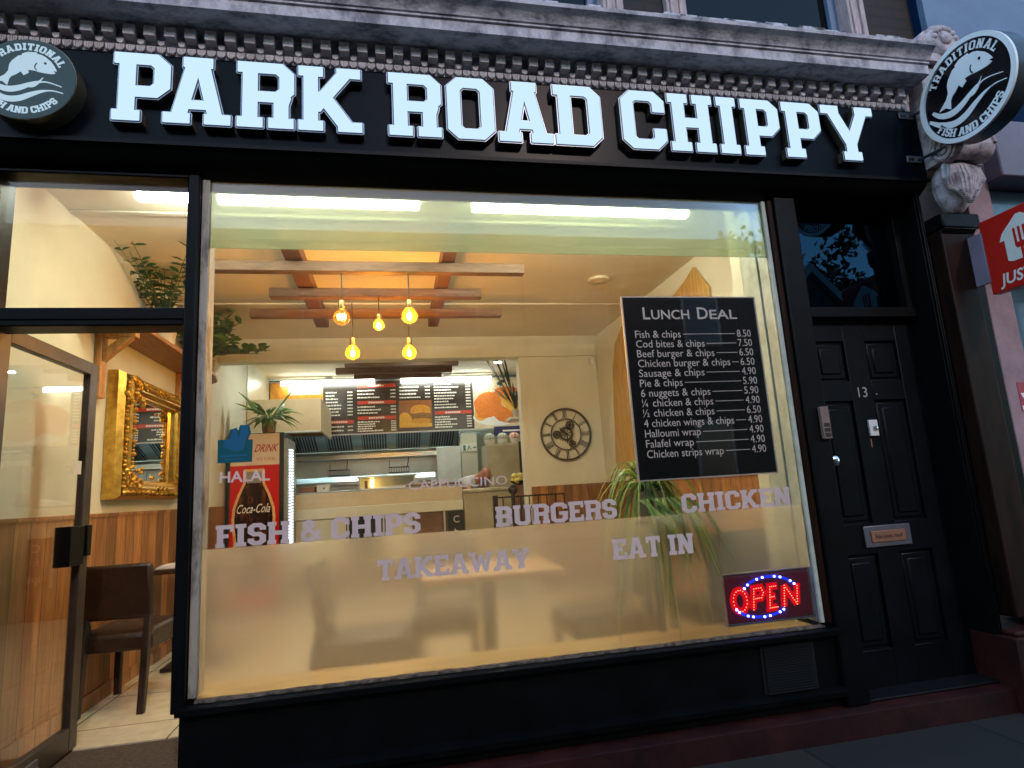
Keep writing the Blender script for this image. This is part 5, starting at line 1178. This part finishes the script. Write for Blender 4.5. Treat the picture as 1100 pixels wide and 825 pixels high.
kb_ = thing('kitchen_beams', 'grey-brown timber cross beams under the kitchen ceiling above the menu', 'ceiling beams', (.1, 5.6, 3.0))
for x0, x1, y_, z_ in ((-.62, .95, 5.55, 3.10), (-.78, .90, 6.0, 3.095), (-.55, .78, 6.45, 3.11)): MB().box(x0, x1, y_-.045, y_+.045, z_-.06, z_+.03).build('beam', 'beam_wood', kb_, bevel=.005)
for x_ in (-.35, .55): MB().box(x_-.05, x_+.05, 5.3, 6.7, 3.145, 3.187).build('beam', 'beam_wood_long', kb_, bevel=.005)

for x_, nm in ((-1.1, 'unseen downlight added to brighten the kitchen at the drinks fridge end'), (.45, 'unseen downlight added to brighten the kitchen above the middle of the counter'), (1.62, 'small lit ceiling downlight in the kitchen near the chicken photo')):  # first two are added out of sight to brighten the kitchen
    t_ = thing('downlight', nm, 'downlight', (x_, 6.05 if x_ > 1 else 5.0, KZ), 'kitchen ceiling downlights, two of them added unseen'); yy = t_.location.y
    MB().lathe([(.055, -.012), (.075, -.010), (.078, -.001)], (x_, yy, KZ), n=24).build('rim', 'plastic_white', t_)
    MB().lathe([(.002, -.0155), (.052, -.0155), (.052, -.0125)], (x_, yy, KZ), n=24).build('lit_disc', 'downlight', t_)
# right-hand end of the kitchen
tc_ = thing('tall_cabinet', 'tall beige steel cabinet carrying three round tubs at the end of the kitchen', 'cabinet', (1.62, 6.3, FZ))
MB().box(1.375, 1.86, 6.02, 6.6, FZ, 1.93).build('case', 'bin_beige', tc_, bevel=.008)
MB().box(1.39, 1.845, 6.0, 6.018, .2, 1.91).build('door', 'bin_beige', tc_, bevel=.006)
MB().box(1.855, 1.90, 6.01, 6.05, .3, 1.95).build('edge_strip', 'cabinet_dark', tc_)
for x_, mt, nm in ((1.44, 'tub_lid', 'round patterned tub on the tall beige cabinet, nearest the extractor hood'), (1.64, 'tub_lid', 'round patterned tub in the middle of the row on the tall beige cabinet'), (1.82, 'tub_lid_red', 'round red patterned tub on the tall beige cabinet')):
    t_ = thing('food_tub', nm, 'food tub', (x_, 6.2, 1.932), 'round tubs on the tall cabinet')
    MB().lathe([(.06, 0), (.075, .02), (.088, .075)], (x_, 6.16, 1.932), n=20).build('tub', 'plastic_white', t_)
    MB().lathe([(.091, .076), (.090, .10), (.070, .145), (.035, .168), (.002, .174)], (x_, 6.16, 1.932), n=20).build('lid', mt, t_)
bx_ = thing('wall_box', 'small dark blue box fixed above the row of round tubs', 'wall box', (1.85, 6.7, 2.2))
MB().box(1.62, 2.12, 6.7, 6.8, 2.12, 2.26).build('case', 'sign_navy', bx_, bevel=.004)
MB().box(1.75, 2.05, 6.695, 6.699, 2.175, 2.20).build('printed_band', 'plastic_white', bx_)
es = thing('exit_sign', 'small green and white pictogram sign on the pale pier beside the tall cabinet', 'sign', (1.235, 7.0, 1.93))
MB().box(1.115, 1.355, 6.995, 7.018, 1.90, 2.02).build('panel', 'plastic_white', es, bevel=.002)
ES = XZ(6.994)
MB().shape([ell(1.225, 1.99, .011, .011), [(1.21, 1.945), (1.235, 1.955), (1.24, 1.98), (1.215, 1.978)], [(1.19, 1.92), (1.20, 1.915), (1.225, 1.95), (1.212, 1.955)], [(1.235, 1.955), (1.262, 1.925), (1.27, 1.932), (1.24, 1.968)], [(1.285, 1.955), (1.325, 1.955), (1.325, 1.968), (1.285, 1.968)], [(1.315, 1.94), (1.345, 1.961), (1.315, 1.983)], [(1.13, 1.915), (1.17, 1.915), (1.17, 2.005), (1.13, 2.005)]], ES, 0, .001).build('pictogram', 'sign_green', es, smooth=False)
ln = thing('lemon_bowl', 'bowl of yellow wrapped lemons on the cabinet at the opening edge', 'bowl', (1.76, 5.7, 1.30))
MB().lathe([(.05, 0), (.06, .006), (.13, .055), (.135, .06), (.125, .058), (.05, .012), (.002, .01)], (1.74, 5.62, 1.302), n=24).build('bowl', 'cabinet_dark', ln)
for k in range(15):
    a = k*2.4; r_ = .095*math.sqrt((k % 8)/8); MB().ball((1.74+r_*math.cos(a), 5.62+r_*math.sin(a), 1.36+(.055 if k > 7 else 0)+random.uniform(0, .02)), .042, 1.25, 1, 1, 10, 7, .08).build('lemon', 'lemon', ln)
ws = thing('corner_shelf', 'small white shelf on the kitchen side wall holding a dark plant', 'shelf', (1.75, 5.2, 2.2))
MB().box(1.60, 2.30, 5.3, 5.6, 2.20, 2.235).build('board', 'plastic_white', ws, bevel=.003)
MB().prism([(1.62, 2.198), (2.295, 2.198), (2.295, 2.05)], lambda a, b, d: (a, d, b), 5.36, 5.385).build('bracket', 'plastic_white', ws)
pk = thing('potted_plant', 'thin dark plant in a white pot on the small kitchen shelf by the chicken photo', 'potted plant', (1.72, 5.42, 2.237))
pot('pot', 1.72, 5.42, 2.237, .055, .12, 'pot_cream', pk)
mb = MB(); broad_plant(mb, (1.72, 5.42, 2.34), 22, .26, 31, (-.2, 0, .30), .04, .7); broad_plant(mb, (1.72, 5.42, 2.34), 7, .40, 33, (-.1, 0, .75), .035, .4); mb.build('foliage', 'leaf_deep', pk, smooth=False)

# black wire rail in front of the counter
rl = thing('wire_rail', 'low black metal rail with a round-topped post behind the word BURGERS', 'rail', (1.4, 3.9, FZ))
m_ = MB()
for z_ in (1.165, 1.04, .6): m_.tube([(1.09, 3.9, z_), (1.90, 3.9, z_)], .010, 6)
for k in range(9): m_.tube([(1.09+k*.101, 3.9, FZ), (1.09+k*.101, 3.9, 1.165)], .007, 5)
m_.box(1.075, 1.13, 3.88, 3.92, FZ, 1.19); m_.build('rail', 'chair_wood', rl)
MB().tube([(1.30, 3.86, FZ), (1.30, 3.86, 1.2)], .022, 8).ball((1.30, 3.86, 1.245), .055).build('post', 'chair_wood', rl)

# ================================================================== PERSON leaning over the counter
def skin(name, verts, edges, radii, mt, parent=None, levels=2, root=0):
    me = bpy.data.meshes.new(name); me.from_pydata(verts, edges, []); o = bpy.data.objects.new(name, me); COL.objects.link(o)
    sm = o.modifiers.new('skin', 'SKIN'); 
    for i, r_ in enumerate(radii):
        v = me.skin_vertices[0].data[i]; v.radius = (r_, r_) if not isinstance(r_, tuple) else r_; v.use_root = (i == root)
    sm.use_smooth_shade = True; ss = o.modifiers.new('sub', 'SUBSURF'); ss.levels = levels; ss.render_levels = levels
    dg = bpy.context.evaluated_depsgraph_get(); m2 = bpy.data.meshes.new_from_object(o.evaluated_get(dg)); o.modifiers.clear(); o.data = m2; bpy.data.meshes.remove(me)
    m2.materials.clear(); m2.materials.append(M[mt])
    for p in m2.polygons: p.use_smooth = True
    if parent is not None:
        m2.transform(Matrix.Translation(-world_loc(parent))); o.parent = parent
    return o
px, py = 1.02, 6.32
pe = thing('person', 'bald person in a grey shirt bending down over the kitchen counter', 'person', (px, py, FZ))
hx, hy, hz = 1.345, 6.025, 1.475
bv = [(px, py, 1.00), (px+.02, py-.01, 1.14), (px+.08, py-.06, 1.32), (px+.17, py-.16, 1.42), (px+.232, py-.212, 1.455), (px+.296, py-.268, 1.485), (hx+.012, hy-.012, 1.503), (hx+.052, hy-.045, 1.500),
      (px+.24, py-.02, 1.40), (px+.34, py-.06, 1.24), (px+.42, py-.26, 1.22), (px+.02, py-.26, 1.38), (px+.06, py-.42, 1.20), (px+.24, py-.50, 1.22),
      (px+.10, py+.02, .94), (px+.11, py+.01, .56), (px+.10, py+.05, .16), (px+.12, py-.08, .105), (px-.10, py+.02, .94), (px-.11, py-.01, .56), (px-.10, py+.05, .16), (px-.08, py-.08, .105)]
be = [(0, 1), (1, 2), (2, 3), (3, 4), (4, 5), (5, 6), (6, 7), (3, 8), (8, 9), (9, 10), (3, 11), (11, 12), (12, 13), (0, 14), (14, 15), (15, 16), (16, 17), (0, 18), (18, 19), (19, 20), (20, 21)]
br_ = [.15, .14, .145, .12, .047, .090, .108, .084, .058, .043, .030, .058, .043, .030, .095, .062, .045, .04, .095, .062, .045, .04]
body = skin('body', bv, be, br_, 'skin', pe)
skin('shirt', [bv[0], bv[1], bv[2], bv[3], (px+.21, py-.19, 1.435), bv[8], ((bv[8][0]+bv[9][0])/2, (bv[8][1]+bv[9][1])/2, (bv[8][2]+bv[9][2])/2), bv[11], ((bv[11][0]+bv[12][0])/2, (bv[11][1]+bv[12][1])/2, (bv[11][2]+bv[12][2])/2)],
     [(0, 1), (1, 2), (2, 3), (3, 4), (3, 5), (5, 6), (3, 7), (7, 8)], [.185, .19, .200, .195, .070, .112, .088, .105, .085], 'shirt_grey', pe)
skin('trousers', [bv[0]]+bv[14:17]+bv[18:21], [(0, 1), (1, 2), (2, 3), (0, 4), (4, 5), (5, 6)], [.162, .108, .078, .065, .108, .078, .065], 'trousers', pe)
fmb = MB(); fd_ = Vector((.62, -.55, -.56)).normalized(); rt_ = Vector((.66, .75, 0)).normalized(); up_ = rt_.cross(fd_)
hcn = Vector((hx+.012, hy-.012, 1.505))
fmb.ball(hcn+fd_*.090-up_*.012, .015); fmb.ball(hcn+rt_*.088-up_*.005, .024, .6, .8, 1.2); fmb.ball(hcn-rt_*.088-up_*.005, .024, .6, .8, 1.2)
fmb.build('ear', 'skin', pe)
eym = MB(); eym.ball(hcn+fd_*.088+rt_*.032+up_*.02, .009); eym.ball(hcn+fd_*.088-rt_*.032+up_*.02, .009); eym.build('eye', 'hair_dark', pe)
for s_, bi in ((1, 10), (-1, 13)):
    w0 = Vector(bv[bi]); dirn = (w0-Vector(bv[bi-1])).normalized(); sd_ = dirn.cross(Vector((0, 0, 1))).normalized(); hm = MB()
    hm.tube([w0-dirn*.01, w0+dirn*.03, w0+dirn*.075], [.028, .036, .034], 8)
    for q in range(4):
        b0 = w0+dirn*.07+sd_*(q-1.5)*.019; l_ = (.06, .07, .066, .052)[q]; hm.tube([b0, b0+dirn*l_*.5-Vector((0, 0, .008)), b0+dirn*l_*.85-Vector((0, 0, .03))], [.010, .009, .007], 6)
    hm.tube([w0+dirn*.02+sd_*.03*s_, w0+dirn*.05+sd_*.055*s_, w0+dirn*.075+sd_*.055*s_-Vector((0, 0, .015))], [.012, .010, .008], 6)
    hm.build('hand', 'skin', pe)

# ================================================================== ACROSS THE STREET (gables and trees seen mirrored in the door light, terrace added)
def house(x, w, h, gable, label):
    o = thing('gabled_house', label, 'house', (x, -16, 0), 'houses across the street')
    MB().box(x-w/2, x+w/2, -22, -15, 0, h).build('wall', 'house_render', o, smooth=False)
    MB().prism([(x-w/2-.3, h), (x+w/2+.3, h), (x, h+gable)], lambda a, b, d: (a, d, b), -22, -14.9).build('roof', 'roof_slate', o, smooth=False)
    ba = MB()
    for s_ in (-1, 1): ba.prism([(x+s_*(w/2+.55), h-.2), (x+s_*(w/2+.25), h-.2), (x, h+gable-.05), (x, h+gable+.3)], lambda a, b, d: (a, d, b), -14.88, -14.7)
    ba.build('bargeboard', 'barge_white', o, smooth=False)
    for k in (-1, 1):
        f = MB().box(x+k*w/4-.6, x+k*w/4+.6, -15.0, -14.94, 3.6, 5.1).build('window', 'barge_white', o, smooth=False)
        MB().box(x+k*w/4-.5, x+k*w/4+.5, -14.94, -14.92, 3.7, 5.0).build('pane', 'dark_pane', f, smooth=False)
house(14.9, 5.6, 5.7, 3.2, 'white-gabled house mirrored at the bottom of the glass above the front door')
house(21.8, 7.6, 7.1, 2.8, 'second gabled house mirrored at the edge of the glass above the front door')
for k in range(6):  # row added behind the camera so the window reflects dark fronts
    x = -31.5+k*7.9; o = thing('added_terrace', 'plain terraced house added out of view across the road to darken window reflections', 'house', (x, -16, 0), 'terrace added to darken the window reflections')
    MB().box(x-3.9, x+3.9, -23, -14.4, 0, 8.7).build('wall', 'dark_brick', o, smooth=False)  # dark front of the added terrace
    MB().box(x-3.95, x+3.95, -23, -14.25, 8.7, 9.0).build('added_parapet', 'house_render', o, smooth=False)
    for a in (-1.9, 1.9):
        for z in (1.2, 5.4):
            f = MB().box(x+a-.65, x+a+.65, -14.40, -14.34, z, z+1.8).build('window', 'casing_paint', o, smooth=False)
            MB().box(x+a-.55, x+a+.55, -14.34, -14.32, z+.1, z+1.7).build('pane', 'dark_pane', f, smooth=False)
def tree(x, y, h, r, seed, label):
    rnd = random.Random(seed); o = thing('broadleaf_tree', label, 'tree', (x, y, 0), 'trees across the street')
    tk = MB().tube([(x, y, 0), (x+.1, y, h*.3), (x, y+.1, h*.6)], [.28, .2, .12], 8)
    for k in range(6):
        a = k*1.05; tk.tube([(x, y, h*(.32+.04*k)), (x+r*.7*math.cos(a), y+r*.7*math.sin(a), h*(.6+.05*k))], [.10, .03], 6)
    tk.build('trunk', 'bark', o)
    lf = MB()
    cl_ = [(rnd.gauss(0, .40)*r, rnd.gauss(0, .40)*r, h*.60+rnd.gauss(0, .13)*h, rnd.uniform(.25, .45)*r) for _ in range(120)]
    for c in cl_:
        for q in range(110):
            p = Vector((c[0]+rnd.gauss(0, .42)*c[3]+x, c[1]+rnd.gauss(0, .42)*c[3]+y, c[2]+rnd.gauss(0, .42)*c[3])); a = Vector((rnd.gauss(0, 1), rnd.gauss(0, 1), rnd.gauss(0, 1))).normalized()*.22; b = a.cross(Vector((rnd.gauss(0, 1), rnd.gauss(0, 1), rnd.gauss(0, 1)))).normalized()*.15
            lf.add([p-a, p+b, p+a, p-b], [(0, 1, 2, 3)])
    lf.build('crown', 'leaf_deep', o, smooth=False)
for i, (x, y, h, r) in enumerate(((20.5, -27, 15.0, 3.6), (24.5, -28, 16.0, 3.6), (28.5, -27, 15.0, 3.5), (33, -29, 15.0, 3.8))):
    tree(x, y, h, r, 40+i, ['dark leafy tree behind the gabled house, left end of the mirrored row', 'dark leafy tree standing right behind the gabled house roof', 'dark leafy tree between the two mirrored houses', 'dark leafy tree behind the taller mirrored house'][i])
